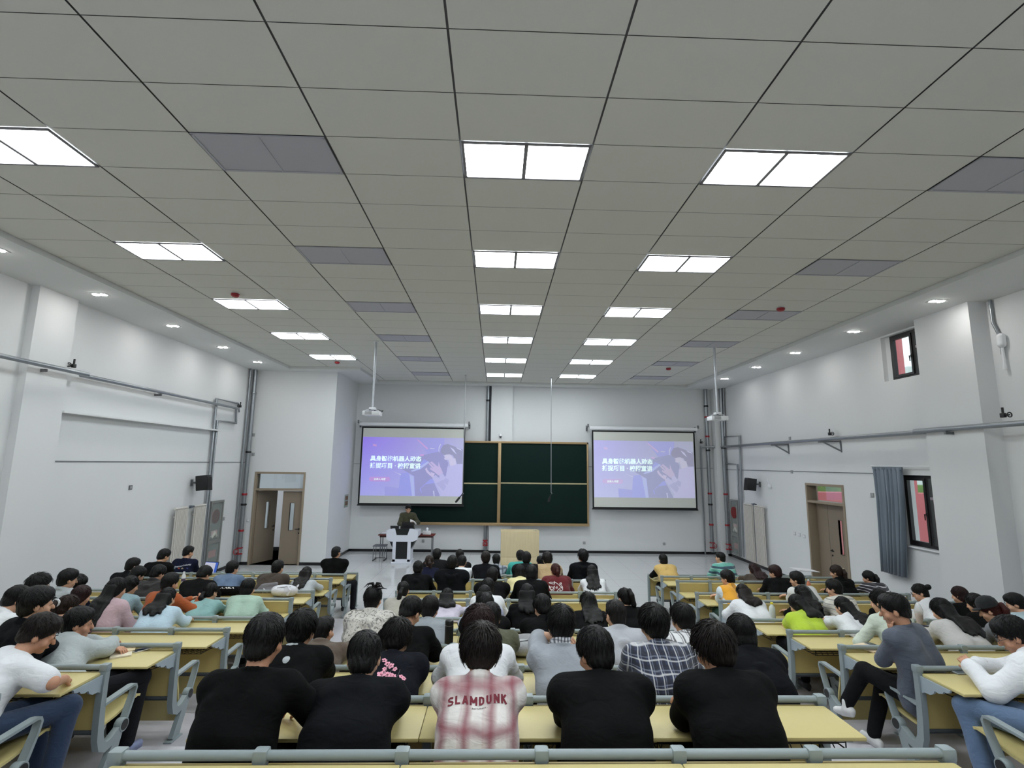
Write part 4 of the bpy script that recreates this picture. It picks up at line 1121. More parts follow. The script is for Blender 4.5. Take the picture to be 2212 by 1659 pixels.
sit('c5', 1541, 1402, 1, 'person in black coat with soft brown-black hair, last on the back centre row', top='coat', tm=K(), yaw=-22, pitch=20, arms='fold', hc='darkbrown', vol=.024, hs=1.04, bulk=.012, tone=1)
sit('c6', 652, 1360, 2, 'person in black jacket with a pale grey hood folded over the back', top='jacket', tm=K(), yaw=12, pitch=14, arms='fold', vol=.022, hs=1.02, hoodm=LG(), bulk=.01)
i_flow = sit('c7', 857, 1380, 2, 'person in dark navy jacket embroidered with pink blossoms', top='jacket', tm=cloth('ink_navy', (18, 20, 28)), yaw=12, pitch=30, arms='fold', vol=.024, hs=1.02, bulk=.012, collar='fold', hc='soft')
sit('c8', 1034, 1353, 2, 'person in white top with maroon curly hair, in front of the plaid shirt', top='sweater', tm=W(), yaw=0, pitch=10, hc='maroon', vol=.030, nape=.02, arms='desk', tuft=1200, bulk=.01)
i_grey = sit('c9', 1211, 1350, 2, 'person in heather grey top with a small-check shirt collar', top='tee', tm=HG(), yaw=-6, pitch=10, vol=.022, hs=1.03, arms=((-.02, .34, 1.02, -.9, .1, -.5), (.14, .46, .72)), collar='fold', sleeve=1, bulk=.006)
sit('c10', 1412, 1348, 2, 'person in dark blue and white flannel check shirt', top='shirt', tm=m_flannel, yaw=-14, pitch=10, vol=.022, hs=1.03, arms=((-.02, .42, .78), (.20, .46, .72)), bulk=.012)
sit('c11', 1600, 1368, 2, 'person in black hooded jacket with smooth black bob, end of the second-last centre row', top='hoodie', tm=KN(), yaw=-10, pitch=14, hair='bob', vol=.018, hs=1.02, arms='fold', fem=False, bulk=.014)
sit('c12', 700, 1362, 3, 'child-sized person in brown hooded jacket with close-cropped hair', top='hoodie', tm=cloth('taupe', (92, 80, 70)), yaw=22, pitch=8, vol=.008, hs=.96, arms='desk', seat=0, tuft=120)
sit('c13', 887, 1322, 3, 'person in black T-shirt with shaved nape and round glasses', top='tee', tm=K(), yaw=28, pitch=28, vol=.014, hs=1.02, nape=-.045, arms='desk', glasses=True, bulk=.006)
sit('c14', 1060, 1335, 3, 'person in olive green jacket with black hair', top='jacket', tm=cloth('olive', (78, 80, 62)), yaw=8, pitch=14, vol=.020, arms='fold', collar='fold', bulk=.012)
sit('c15', 1474, 1337, 3, 'person in white overshirt with bold black check lines', top='shirt', tm=m_white_check, yaw=-18, pitch=10, vol=.022, hs=1.02, arms='fold', glasses=True, bulk=.012)
sit('c16', 1330, 1328, 3, 'person in pale grey hooded jacket with short greying hair and glasses', top='hoodie', tm=cloth('pale_grey', (166, 168, 174)), yaw=-14, pitch=12, vol=.010, hs=1.02, arms='desk', glasses=True, hc='soft', tuft=160, bulk=.01)
sit('c17', 806, 1294, 4, 'person in cream and grey camouflage hooded jacket with a loose topknot', top='hoodie', tm=camo(), yaw=10, pitch=4, vol=.016, arms=((-.05, .42, .86), (.22, .46, .73)), bulk=.014)
sit('c18', 929, 1315, 4, 'person in light grey denim shirt with a thinning crown', top='shirt', tm=cloth('grey_denim', (142, 148, 154)), yaw=14, pitch=14, vol=.018, hs=1.02, arms='fold', hc='soft', bulk=.008)
sit('c19', 1048, 1309, 4, 'person in black jacket between the olive jacket and the frilled sleeves', top='jacket', tm=K(), yaw=0, pitch=12, vol=.020, arms='fold', bulk=.014)
sit('c23', 1171, 1312, 4, 'person in black shirt looking down behind the grey backpack', top='shirt', tm=K(), yaw=-20, pitch=26, vol=.020, arms='fold', bulk=.01)
sit('c20', 1046, 1287, 5, 'person in lavender and pale blue top with very dark hair tied down', top='sweater', tm=cloth('lavender_blue', (176, 182, 206)), yaw=0, pitch=12, hair='half', fem=True, vol=.016, arms='desk', long=.20, bulk=.01)
sit('c24', 1270, 1303, 5, 'person with loose wavy black hair over a black top', top='sweater', tm=K(), yaw=-8, pitch=20, hair='long', fem=True, vol=.024, arms='fold', long=.30, bulk=.01)
sit('c25', 1138, 1284, 5, 'person in black sweater with straight shoulder-length black hair', top='sweater', tm=K(), yaw=2, pitch=10, hair='half', fem=True, vol=.016, arms='desk', long=.16, bulk=.012)
sit('c26', 1349, 1292, 5, 'person in black top with a high ponytail, end of the middle row', top='sweater', tm=K(), yaw=-24, pitch=14, hair='pony', fem=True, vol=.010, arms='fold', long=.18, side=.05, ponydir=1, bulk=.006)
sit('c21', 1054, 1269, 6, 'person in white jacket half hidden behind dark heads in the middle', top='jacket', tm=W(), yaw=12, pitch=14, hair='bob', vol=.016, fem=True, arms='desk')
sit('c27', 966, 1290, 6, 'person in pale lilac hoodie with hair falling in one long lock', top='hoodie', tm=cloth('lilac', (194, 188, 204)), yaw=4, pitch=14, hair='long', fem=True, vol=.012, arms='desk', long=.14, side=.02)
sit('c28', 871, 1275, 6, 'person in stone beige jacket with a low black ponytail', top='jacket', tm=cloth('stone', (170, 166, 156)), yaw=-2, pitch=8, hair='pony', fem=True, vol=.010, arms='fold', long=.14, side=-.05, collar='fold')
sit('c29', 1064, 1244, 7, 'broad-shouldered person in loose black T-shirt, white label at the collar', top='tee', tm=K(), yaw=-4, pitch=12, vol=.020, arms='fold', bulk=.022, sw_=.19)
sit('c30', 1147, 1239, 7, 'person in black hooded jacket close to the cream sleeve', top='hoodie', tm=K(), yaw=-6, pitch=12, hair='bob', vol=.022, arms='desk', bulk=.016)
sit('c31', 903, 1228, 8, 'person in black hooded coat at the podium end of the third row', top='hoodie', tm=K(), yaw=-6, pitch=10, vol=.016, arms='desk', bulk=.014)
sit('c32', 977, 1217, 8, 'person in wide black hoodie sitting upright, one seat from the podium end', top='hoodie', tm=KN(), yaw=0, pitch=8, vol=.018, arms='fold', bulk=.03, sw_=.19)
sit('c33', 1123, 1236, 8, 'person in pale yellow jacket with dark hair, half covered', top='jacket', tm=cloth('pale_yellow', (222, 212, 160)), yaw=-4, pitch=14, hair='bob', fem=True, vol=.016, arms='desk')
i_maroon = sit('c34', 1200, 1233, 8, 'person in maroon sweatshirt with a white line drawing, reddish bob', top='sweater', tm=cloth('maroon', (96, 30, 34)), yaw=-10, pitch=14, hair='half2', hc='red', fem=True, vol=.014, arms='desk', long=.04, bulk=.024, sw_=.17)
sit('c35', 1278, 1236, 8, 'person in white top with long straight black hair to the waist', top='sweater', tm=W(), yaw=-6, pitch=10, hair='long', fem=True, vol=.014, arms='chin', side=-.02, long=.34)
sit('c36', 927, 1214, 9, 'person in navy top with a brown low ponytail', top='sweater', tm=NV(), yaw=-8, pitch=10, hair='pony', hc='brown', fem=True, vol=.012, arms='desk', long=.14, side=.05)
sit('c39', 998, 1214, 9, 'person in white T-shirt with short black hair in the front rows', top='tee', tm=W(), yaw=4, pitch=18, vol=.012, arms='fold')
sit('c40', 1049, 1206, 9, 'person in black blazer with one hand raised to the face', top='jacket', tm=KN(), yaw=-8, pitch=10, hc='darkbrown', vol=.018, arms='chin', side=-.01, collar='fold')
sit('c43', 1137, 1207, 9, 'person in charcoal jacket seated before the plywood stand', top='jacket', tm=cloth('charcoal', (22, 22, 24)), yaw=2, pitch=12, vol=.020, arms='fold', bulk=.02, collar='fold')
sit('c44', 1182, 1208, 9, 'person in tan two-tone jacket with thick dark hair', top='jacket', tm=m_camel, yaw=-12, pitch=12, hc='darkbrown', vol=.024, arms='desk', bulk=.02, nape=.02)
sit('c46', 1259, 1202, 9, 'person in black hoodie at the aisle end of the front centre rows, hair swept up', top='hoodie', tm=KN(), yaw=-14, pitch=4, vol=.024, arms='desk', bulk=.012, nape=-.02)
sit('c37', 944, 1199, 10, 'person in dark zip jacket at the front, close to the podium', top='jacket', tm=cloth('charcoal', (22, 22, 24)), yaw=4, pitch=8, vol=.018, arms='fold', bulk=.02, base=.66)
sit('c38', 993, 1200, 10, 'person in dark top with a pale crown spot, front row', top='sweater', tm=cloth('charcoal', (22, 22, 24)), yaw=0, pitch=10, vol=.012, arms='fold', hc='soft', base=.66)
sit('c41', 1072, 1210, 10, 'person in grey-blue plaid shirt, front row by the plywood stand', top='shirt', tm=m_far_plaid, yaw=0, pitch=12, vol=.012, arms='fold', base=.66)
sit('c42', 1124, 1202, 10, 'person in turquoise top, front row', top='sweater', tm=cloth('turquoise', (62, 160, 152)), yaw=-4, pitch=14, vol=.016, arms='desk', bulk=.01, base=.66)
sit('c45', 1168, 1214, 10, 'person in black top almost hidden by the tan jacket', top='sweater', tm=K(), yaw=-20, pitch=8, vol=.014, arms='fold', base=.66)
# ---- doorway-side block
sit('p1', 86, 1368, 2, 'person in white T-shirt and blue jeans leaning on the desk beside the aisle', top='tee', tm=W(), yaw=56, pitch=26, tw=34, vol=.016, hs=1.04, arms=((.02, .50, .72), (.26, .40, .72, 1., -.5, -.1)), pants=(44, 58, 82), legs='right', seat=5, hc='darkbrown', tone=1, nape=-.02, bulk=.006, face=True)
sit('p2', 170, 1346, 3, 'person in light grey jacket with grey collar looking sideways, black wide trousers', top='jacket', tm=cloth('mist_grey', (170, 178, 180)), yaw=62, pitch=8, tw=36, vol=.018, hs=1.04, arms='fold', shoes='blue', legs='right', seat=5, collar='fold', tone=1, bulk=.012, face=True)
sit('p3', 80, 1304, 3, 'person in black jacket sitting tall between white shirts', top='jacket', tm=KN(), yaw=46, pitch=6, tw=24, vol=.020, hs=1.03, arms='fold', collar='fold', bulk=.008, face=True)
sit('p9', 146, 1311, 4, 'person with brown hair tied in a white scrunchie', top='sweater', tm=cloth('plum', (58, 44, 52)), yaw=26, pitch=16, hair='pony', hc='brown', fem=True, vol=.010, arms='fold', long=.10, side=-.03)
sit('p4', 36, 1294, 4, 'person in white button shirt at the wall side, bent forward', top='shirt', tm=W(), yaw=34, pitch=26, vol=.016, tw=20, arms='fold')
sit('p10', 252, 1272, 5, 'person in pink jacket under very long loose black hair', top='jacket', tm=cloth('dusty_pink', (186, 160, 166)), yaw=26, pitch=12, tw=16, hair='long', fem=True, vol=.018, arms='desk', long=.42, bulk=.01, collar='fold')
sit('p18', 361, 1292, 5, 'person in pale blue jacket with straight black hair spread over the back', top='jacket', tm=cloth('pale_blue', (178, 200, 214)), yaw=10, pitch=16, hair='long', fem=True, vol=.012, arms='desk', long=.20, collar='fold')
sit('p8', 175, 1288, 5, 'person with reddish brown hair, dark navy top', top='sweater', tm=NV(), yaw=24, pitch=14, hair='bob', hc='maroon', fem=True, vol=.018, arms='desk')
sit('p5', 83, 1265, 5, 'person with thick black hair closest to the wall, middle rows', top='jacket', tm=KN(), yaw=36, pitch=12, vol=.024, arms='fold')
sit('p11', 281, 1265, 6, 'person in grey-teal sleeves with long dark hair facing the doorway', top='sweater', tm=cloth('grey_teal', (134, 158, 166)), yaw=34, pitch=16, hair='bob', fem=True, vol=.018, arms='desk')
sit('p17', 368, 1259, 6, 'person in rust orange jacket holding both hands up', top='jacket', tm=cloth('rust', (160, 82, 44)), yaw=24, pitch=10, tw=14, vol=.018, arms=((.20, .46, .90), (.34, .42, .92)), collar='fold')
sit('p19', 455, 1279, 6, 'person in teal sweater with a black tail of hair', top='sweater', tm=cloth('soft_teal', (134, 172, 170)), yaw=14, pitch=18, hair='pony', fem=True, vol=.010, arms='fold', long=.13, side=-.03, ponydir=-1)
sit('p24', 536, 1270, 6, 'person in mint green sweater with white sleeves and black bob', top='sweater', tm=cloth('mint', (164, 190, 174)), yaw=16, pitch=10, hair='bob', vol=.016, fem=True, arms='desk', bulk=.012)
sit('p7', 165, 1263, 6, 'person in navy jacket, curly black fringe, resting an arm on the desk', top='jacket', tm=NV(), yaw=40, pitch=26, vol=.022, arms='fold', seat=1)
sit('p6', 147, 1251, 6, 'person in pale shirt with glasses and swept black hair by the wall', top='shirt', tm=LG(), yaw=38, pitch=12, vol=.018, arms='fold', glasses=True, seat=0)
sit('p12', 297, 1242, 7, 'person in black jacket slumped far forward beside the hoodie', top='jacket', tm=K(), yaw=30, pitch=28, vol=.018, arms='fold', bulk=.014)
sit('p16', 341, 1239, 7, 'person in charcoal hoodie with a bare neck', top='hoodie', tm=cloth('dark_charcoal', (46, 44, 44)), yaw=24, pitch=26, vol=.018, arms='fold', nape=-.02)
sit('p20', 441, 1241, 7, 'person in black stand-collar jacket with head bowed over the desk', top='jacket', tm=K(), yaw=20, pitch=34, vol=.020, arms='fold', bulk=.014, nape=-.02)
sit('p13', 287, 1222, 8, 'person in black with glasses, head turned to the board, wall side', top='jacket', tm=KN(), yaw=34, pitch=14, vol=.016, arms='fold', glasses=True)
sit('p21', 502, 1228, 8, 'person in blue denim shirt with glasses', top='shirt', tm=cloth('denim', (98, 118, 144)), yaw=26, pitch=10, vol=.016, arms='fold', glasses=True, bulk=.012)
sit('p22', 600, 1227, 8, 'person in dark brown jacket in front of the doorway', top='jacket', tm=cloth('dark_brown', (66, 56, 48)), yaw=16, pitch=10, vol=.018, arms='fold', bulk=.016, collar='fold', nape=-.01)
sit('p23', 662, 1240, 8, 'person with straight dark hair veiling the back, light grey sleeve', top='sweater', tm=LG(), yaw=8, pitch=14, hair='long', fem=True, vol=.014, arms='desk', hc='soft', long=.34)
sit('p14', 354, 1201, 9, 'person in black T-shirt by the radiators, head bent', top='tee', tm=K(), yaw=28, pitch=24, vol=.016, arms='fold', bulk=.008, nape=-.01)
i_navy = sit('p15', 407, 1193, 10, 'person in navy T-shirt printed with pale lettering before the open laptop', top='tee', tm=NV(), yaw=28, pitch=10, vol=.010, arms='fold', nape=-.03, tuft=30)
sit('p25', 726, 1194, 10, 'person in black polo shirt with shaved sides at the aisle, front of the doorway block', top='tee', tm=K(), yaw=22, pitch=6, vol=.006, arms='fold', glasses=True, bulk=.016, sw_=.19, tuft=20, collar='fold', legs='right', tone=1)
# ---- window-side block
sit('q1', 1432, 1209, 10, 'person in gold quilted vest over black sleeves, chin-length black hair', top='vest', tm=cloth('gold', (204, 172, 106)), yaw=-18, pitch=6, hair='bob', fem=True, vol=.012, arms='desk', bulk=.008)
sit('q2', 1556, 1205, 10, 'person in teal and navy striped polo shirt, close-cropped hair', top='tee', tm=m_polo, yaw=-42, pitch=0, tw=-14, vol=.006, arms='desk', tuft=20, bulk=.02, collar='fold', face=True, nape=-.02)
sit('q3', 1628, 1230, 9, 'person with long chestnut hair over a dark brown top', top='sweater', tm=cloth('dark_brown', (66, 56, 48)), yaw=-10, pitch=14, hair='long', hc='maroon', fem=True, vol=.016, arms='fold', long=.26)
sit('q4', 1674, 1237, 8, 'person in black jacket with dark maroon-tinted hair', top='jacket', tm=K(), yaw=-34, pitch=14, hc='maroon', vol=.020, arms='fold', bulk=.012)
sit('q12', 1806, 1236, 8, 'person in black hoodie, hair held by a pale claw clip', top='hoodie', tm=K(), yaw=-42, pitch=12, hair='pony', hc='brown', fem=True, vol=.016, arms='fold', long=.06)
sit('q13', 1876, 1248, 8, 'person in black top with thin white stripes by the curtain', top='sweater', tm=m_stripe_bw, yaw=-40, pitch=14, hair='half2', fem=True, vol=.014, arms='desk', long=.05, bulk=.01)
sit('q5', 1571, 1249, 7, 'person in white and yellow track jacket with three black stripes and glasses', top='jacket', tm=m_yellow_back, yaw=-44, pitch=14, tw=-16, vol=.018, arms='fold', glasses=True, pants=(34, 66, 52))
sit('q7', 1721, 1252, 7, 'person in white bomber jacket with dark back panel and black cuffs', top='jacket', tm=m_bomber, yaw=-46, pitch=10, tw=-14, vol=.018, arms='fold', face=True)
sit('q6', 1604, 1281, 6, 'person in loose white T-shirt with long brown-black hair', top='sweater', tm=W(), yaw=-8, pitch=16, hair='long', hc='darkbrown', fem=True, vol=.012, arms='desk', long=.16, side=.03, bulk=.022)
sit('q8', 1732, 1284, 6, 'person with long black hair behind the lime hoodie', top='sweater', tm=KN(), yaw=-20, pitch=14, hair='long', fem=True, vol=.012, arms='fold', long=.22)
sit('q10', 1801, 1271, 6, 'person in cream striped cardigan resting the cheek on one hand', top='jacket', tm=m_cardi, yaw=-46, pitch=10, tw=-12, vol=.016, fem=True, arms='chin', side=-.01, collar='fold', face=True, bulk=.006)
sit('q16', 1987, 1280, 6, 'person in white hoodie with a hair bun and glasses', top='hoodie', tm=W(), yaw=-62, pitch=18, tw=-24, hair='bun', fem=True, vol=.010, arms='fold', glasses=True)
sit('q18', 2073, 1286, 6, 'person with reddish dark bob near the window pillar', top='sweater', tm=K(), yaw=-30, pitch=14, hair='bob', hc='maroon', fem=True, vol=.016, arms='fold')
sit('q9', 1722, 1307, 5, 'person in lime green hooded jacket with one fist at the cheek', top='hoodie', tm=cloth('lime', (176, 200, 62)), yaw=-26, pitch=24, tw=-12, hair='half', fem=True, vol=.018, arms='chin', side=-.001, long=.12, bulk=.016, seat=0)
sit('q11', 1821, 1311, 5, 'person in white hoodie with straight black hair to the waist, beside the lime hoodie', top='hoodie', tm=W(), yaw=-22, pitch=18, tw=-10, hair='long', fem=True, vol=.012, arms='fold', side=.03, long=.34)
sit('q19', 2107, 1304, 5, 'person with black hair and a white patterned collar behind the capped person', top='sweater', tm=K(), yaw=-26, pitch=18, hair='half', fem=True, vol=.016, arms='fold', long=.14)
sit('q21', 2193, 1304, 5, 'person in pale blue sweater by the pillar', top='sweater', tm=cloth('ice_blue', (176, 196, 204)), yaw=-48, pitch=18, vol=.016, arms='fold', face=True)
sit('q14', 1902, 1300, 4, 'person in pale mint hoodie hidden behind the slate sweatshirt', top='hoodie', tm=cloth('pale_mint', (196, 206, 192)), yaw=-30, pitch=14, hair='half', fem=True, vol=.014, arms=((-.22, .46, .74), (.14, .48, .74)), long=.14)
sit('q17', 2034, 1319, 4, 'person in off-white top with tousled long black hair', top='sweater', tm=cloth('off_white', (190, 188, 186)), yaw=-14, pitch=22, hair='long', fem=True, vol=.020, arms='fold', side=.05, long=.28, bulk=.01)
i_cap = sit('q20', 2137, 1318, 4, 'person in grey hoodie wearing a dark cap over auburn hair', top='hoodie', tm=cloth('mid_grey', (126, 128, 132)), yaw=-44, pitch=24, tw=-18, hair='half2', hc='red', fem=True, vol=.010, arms='fold', long=.05)
sit('q15', 1931, 1316, 3, 'person in slate grey sweatshirt propping chin on hand, white trainers', top='sweater', tm=cloth('slate', (84, 90, 102)), yaw=-56, pitch=14, tw=-26, vol=.012, hs=1.03, arms='chin', side=-.001, legs='cross', shoes='white', pants=(22, 22, 24), seat=0, nape=-.03, tone=1, bulk=.006, face=True, hipdx=-.02)
i_varsity = sit('q22', 2187, 1371, 2, 'person in white knit varsity jacket and blue jeans with clasped hands, glasses', top='jacket', tm=W(), yaw=-54, pitch=30, tw=-30, vol=.018, hs=1.03, arms=((-.16, .50, .78, -.8, 0, -.6), (-.08, .52, .79)), pants=(92, 112, 140), legs='left', seat=0, glasses=True, collar='fold', tone=1, bulk=.016, face=True)

# ---- marks and details on the clothes and heads
m_burg = mat('burgundy_print', (112, 30, 46), .8, var=.2, scale=60); m_inkp = mat('dark_print', (60, 28, 40), .8)
bpy.context.view_layer.update()
print_text(i_slam, 'SLAMDUNK', 1031, 1516, .300, m_burg, 'lettering', block=True)
print_text(i_slam, '- BATTLERAGE -', 1035, 1532, .084, m_inkp, 'lettering', bold=.012)
p, n = on_cloth(i_navy, 394, 1221)
if p is not None:
    print_text(i_navy, 'ExpressColorful', 395, 1222, .27, mat('pale_print', (206, 212, 220), .8), 'lettering', bold=.02)
    tree = bvh_of(i_navy['garment'])
    for j, c in enumerate(((150, 176, 190), (190, 90, 70), (190, 180, 150), (70, 80, 150))):
        h = tree.ray_cast(Vector((p.x-.12+.08*j, i_navy['O'][1]-1, p.z-.055)), Vector((0, 1, 0)))
        if h[0]:
            q = h[0]-Vector(i_navy['O']); m = MB(); m.quad((q.x-.025, q.y-.004, q.z), (q.x, q.y-.006, q.z-.025), (q.x+.025, q.y-.004, q.z), (q.x, q.y-.006, q.z+.025))
            m.build('printed_badge', mat('badge_%d' % j, c, .8), i_navy['garment'], smooth=0)
# pink blossoms with dark twigs on the navy jacket
m_pink = mat('blossom_pink', (232, 164, 184), .8, var=.15, scale=90); m_pink2 = mat('blossom_heart', (206, 96, 120), .8); m_twig = mat('embroidered_twig', (92, 86, 90), .8)
tree = bvh_of(i_flow['garment'])
s7 = .3345
for x, y, r in ((390, 830, 1), (410, 853, 1.1), (434, 866, 1.2), (392, 885, .9), (458, 886, .9), (366, 922, 1.5), (410, 922, 1.3), (432, 926, 1.1), (449, 932, 1), (498, 935, .9), (514, 948, .8), (385, 905, .8)):
    u, v = 700+x*s7, 1150+y*s7
    p, n = on_cloth(i_flow, u, v, tree)
    if p is None: continue
    q = p-Vector(i_flow['O']); a = n.cross(Vector((0, 0, 1))).normalized(); b = n.cross(a); rr = .0115*r
    m = MB()
    for k in range(5):
        t = 2*PI*k/5+x; c = q+n*.003+(a*math.cos(t)+b*math.sin(t))*rr
        m.add([c+(a*math.cos(w)+b*math.sin(w))*rr*.72+n*.001*k for w in np.linspace(0, 2*PI, 8)[:-1]], [list(range(7))])
    m.add([q+n*.009+(a*math.cos(w)+b*math.sin(w))*rr*.35 for w in np.linspace(0, 2*PI, 7)[:-1]], [list(range(6))], 1)
    m.build('blossom', [m_pink, m_pink2], i_flow['garment'], smooth=0)
for pl in (((366, 935), (400, 890), (425, 850), (445, 838)), ((410, 930), (430, 900), (450, 880)), ((470, 935), (485, 905), (492, 885))):
    pts = [on_cloth(i_flow, 700+x*s7, 1150+y*s7, tree)[0] for x, y in pl]; pts = [p-Vector(i_flow['O'])+Vector((0, -.004, .002)) for p in pts if p is not None]
    if len(pts) > 1: m = MB(); m.tube(pts, .0018, 5); m.build('embroidered_twig', m_twig, i_flow['garment'])
# white line drawing on the maroon sweatshirt
tree = bvh_of(i_maroon['garment']); m_wp = mat('white_print', (224, 222, 222), .8); k = 160/2212
for pl in (((350, 1090), (400, 1070), (470, 1075), (530, 1080), (520, 1130), (450, 1120), (380, 1105), (350, 1090)), ((505, 1050), (570, 1090), (640, 1140), (700, 1200), (735, 1230)), ((360, 1180), (400, 1230), (440, 1210), (480, 1230), (520, 1190), (500, 1260), (440, 1300), (390, 1270), (360, 1180)), ((410, 1270), (420, 1320), (500, 1320), (510, 1260)), ((680, 1100), (720, 1090), (730, 1140), (690, 1160), (680, 1100)), ((560, 1230), (600, 1210), (610, 1250), (575, 1265), (560, 1230)), ((640, 1300), (680, 1250), (740, 1240), (770, 1300), (720, 1330), (690, 1290)), ((600, 1340), (640, 1290), (700, 1340)), ((720, 1170), (760, 1210), (770, 1260))):
    pts = [on_cloth(i_maroon, 1160+x*k, 1180+y*k, tree)[0] for x, y in pl]; pts = [p-Vector(i_maroon['O'])+Vector((0, -.004, 0)) for p in pts if p is not None]
    if len(pts) > 1: m = MB(); m.tube(pts, .0055, 5); m.build('drawn_line', m_wp, i_maroon['garment'])
# small-check shirt collar and cuffs under the heather grey top
def ring_part(info, name, m, r, z, th, parent=None):
    NB, C, tx = info['NB'], info['C'], info['tx']; nk = nrm(C-NB); n1 = nrm(np.cross(tx, nk)); cc = NB+nk*z
    g = MB(); pts = [cc+(tx*math.cos(a)+n1*math.sin(a))*r for a in np.linspace(0, 2*PI, 25)]
    V = []; 
    for rr, dz in ((r, -.022), (r+.006, -.02), (r+.004, .022), (r-.004, .024)): V += [tuple(cc+(tx*math.cos(a)+n1*math.sin(a))*rr+nk*dz) for a in np.linspace(0, 2*PI, 24, endpoint=False)]
    fs = [(a*24+j, a*24+(j+1) % 24, ((a+1) % 4)*24+(j+1) % 24, ((a+1) % 4)*24+j) for a in range(4) for j in range(24)]
    g.add(V, fs); return g.build(name, m, parent or info['garment'], smooth=60)
ring_part(i_grey, 'shirt_collar', m_collar_check, .082, .045, .02)
for s in (-1, 1):
    S_, E_ = i_grey['S'][s], i_grey['E'][s]; t = S_+(E_-S_)*.80; d = nrm(E_-S_)
    m = MB(); m.tube([t-d*.016, t+d*.016], [.068, .066], 20, cap=False); o = m.build('shirt_cuff', m_collar_check, i_grey['garment'], smooth=60); o.modifiers.new('thickness', 'SOLIDIFY').thickness = .004
# topknot of the camouflage jacket
i = PEOPLE['c17']; g = []
m = MB(); top = i['C']+i['R'] @ np.array([.02, -.03, .115])
for k, (dx, dz, L) in enumerate(((-.07, .05, .1), (-.05, .06, .08), (.05, .04, .09), (.07, .02, .1), (.06, .06, .07), (.09, -.01, .09))):
    m.tube([top, top+np.array([dx*.4, -.01, dz*.9]), top+np.array([dx, -.02, dz*.7+.01]), top+np.array([dx*1.5, -.03, dz*.2])], [.012, .010, .007, .002], 6)
m.build('topknot', hair_mat('soft'), i['body'], smooth=60)
# scrunchie, claw clip, cap, collar labels
i = PEOPLE['p9']; m = MB(); c = i['hp'](0, -.128, .035); m.tube([c+np.array([.033*math.cos(a), .0, .033*math.sin(a)]) for a in np.linspace(0, 2*PI, 17)], .010, 8); m.build('scrunchie', W(), i['body'], smooth=60)
i = PEOPLE['q12']; m = MB(); c = i['hp'](.0, -.135, .02); m.box(c, (.03, .025, .085), bev=.006); m.build('claw_clip', mat('horn_clip', (190, 176, 150), .35), i['body'])
i = i_cap; R_ = Matrix(i['R'].tolist())
m = MB(); m.lathe([(.098, 0), (.102, .03), (.094, .07), (.070, .10), (.03, .118), (.001, .12)], seg=22); o = m.build('cap_crown', cloth('faded_black', (42, 44, 46)), i['body'], i['hp'](0, -.012, .035)); o.rotation_euler = R_.to_euler()
m = MB(); n = 10; V = [(.088*math.cos(a), .05+.10*max(0, math.sin(a))**.8 if 0 else .06+.085*math.sin(a), -.01*abs(math.cos(a))) for a in np.linspace(0, PI, n)]+[(.085*math.cos(a), .045+.02*math.sin(a), .006) for a in np.linspace(0, PI, n)]
m.add(V, [(j, j+1, n+j+1, n+j) for j in range(n-1)]); o2 = m.build('cap_peak', cloth('faded_black', (42, 44, 46)), i['body'], i['hp'](0, -.0, .045)); o2.rotation_euler = R_.to_euler(); o2.modifiers.new('thickness', 'SOLIDIFY').thickness = .005
ring_part(i_varsity, 'striped_collar', check_mat('striped_rib', (216, 218, 222), [(2, .016, .005, 0, (44, 50, 78), .9)], soft=.001), .076, .035, .02)
for s in (-1, 1):
    E_, W_ = i_varsity['E'][s], i_varsity['W'][s]; d = nrm(W_-E_)
    m = MB(); m.tube([E_+(W_-E_)*.82, E_+(W_-E_)*.97], [.052, .046], 18, cap=False); o = m.build('ribbed_cuff', MATS['striped_rib'], i_varsity['garment'], smooth=60); o.modifiers.new('thickness', 'SOLIDIFY').thickness = .004
for k in ('q15', 'p2'):
    i = PEOPLE[k]
# socks of the white trainers
# ---- the speaker at the podium
tC = atY(882, 1099, 17.05)
i_teach = make_person('teacher', tC, 10, tC[0], 'person standing behind the white podium in dark olive jacket, holding papers', standing=True, top='jacket', tm=cloth('dark_olive', (66, 66, 50)), yaw=160, pitch=10, tw=172, arms=((.21, -.24, 1.17, .7, 0, -.7), (-.05, -.27, 1.09, -.7, 0, -.7)), vol=.014, h=.0125, tuft=90, glasses=True, face=True, hs=1.02, collar='fold', base=1.0, bulk=.004, fold=.004)
# ================================================================== bench rows
CEN = {1: 'closest to the back of the room', 2: 'behind the check flannel shirt', 3: 'behind the olive jacket', 4: 'carrying the grey backpack', 5: 'under the tousled black hair of the middle', 6: 'behind the lilac hoodie and the stone jacket', 7: 'with a tall panel over its desk', 8: 'where the maroon sweatshirt sits', 9: 'where the tan and navy jackets sit', 10: 'at the very front facing the podium'}
DOO = {2: 'where the white T-shirt leans', 3: 'with an armrest beside the blue sneakers', 4: 'with books and a phone on its desk', 5: 'with an empty long desk', 6: 'behind the mint and teal sweaters', 7: 'with the white backpack on its desk', 8: 'where the denim shirt sits', 9: 'second from the front', 10: 'where the black polo sits', 11: 'front desk before the doorway'}
WIN = {2: 'where the white varsity jacket sits', 3: 'with the grey phone lying on its desk', 4: 'where the slate sweatshirt props an elbow', 5: 'with an open book at mid desk', 6: 'where the lime hoodie leans', 7: 'behind the white T-shirt with long hair', 8: 'behind the yellow track jacket', 9: 'second from the front by the door', 10: 'where the gold vest sits', 11: 'front desk before the window-side screen'}
for r, w in CEN.items(): bench(XC, r, 'grey-framed yellow bench row of the centre block, '+w, 'bench rows of the centre block', OCC.get(('c', r), ()), desk=True)
for r, w in DOO.items(): bench(XLB, r, 'grey-framed yellow bench row of the doorway-side block, '+w, 'bench rows of the doorway-side block', OCC.get(('p', r), ()), front=(r == 11))
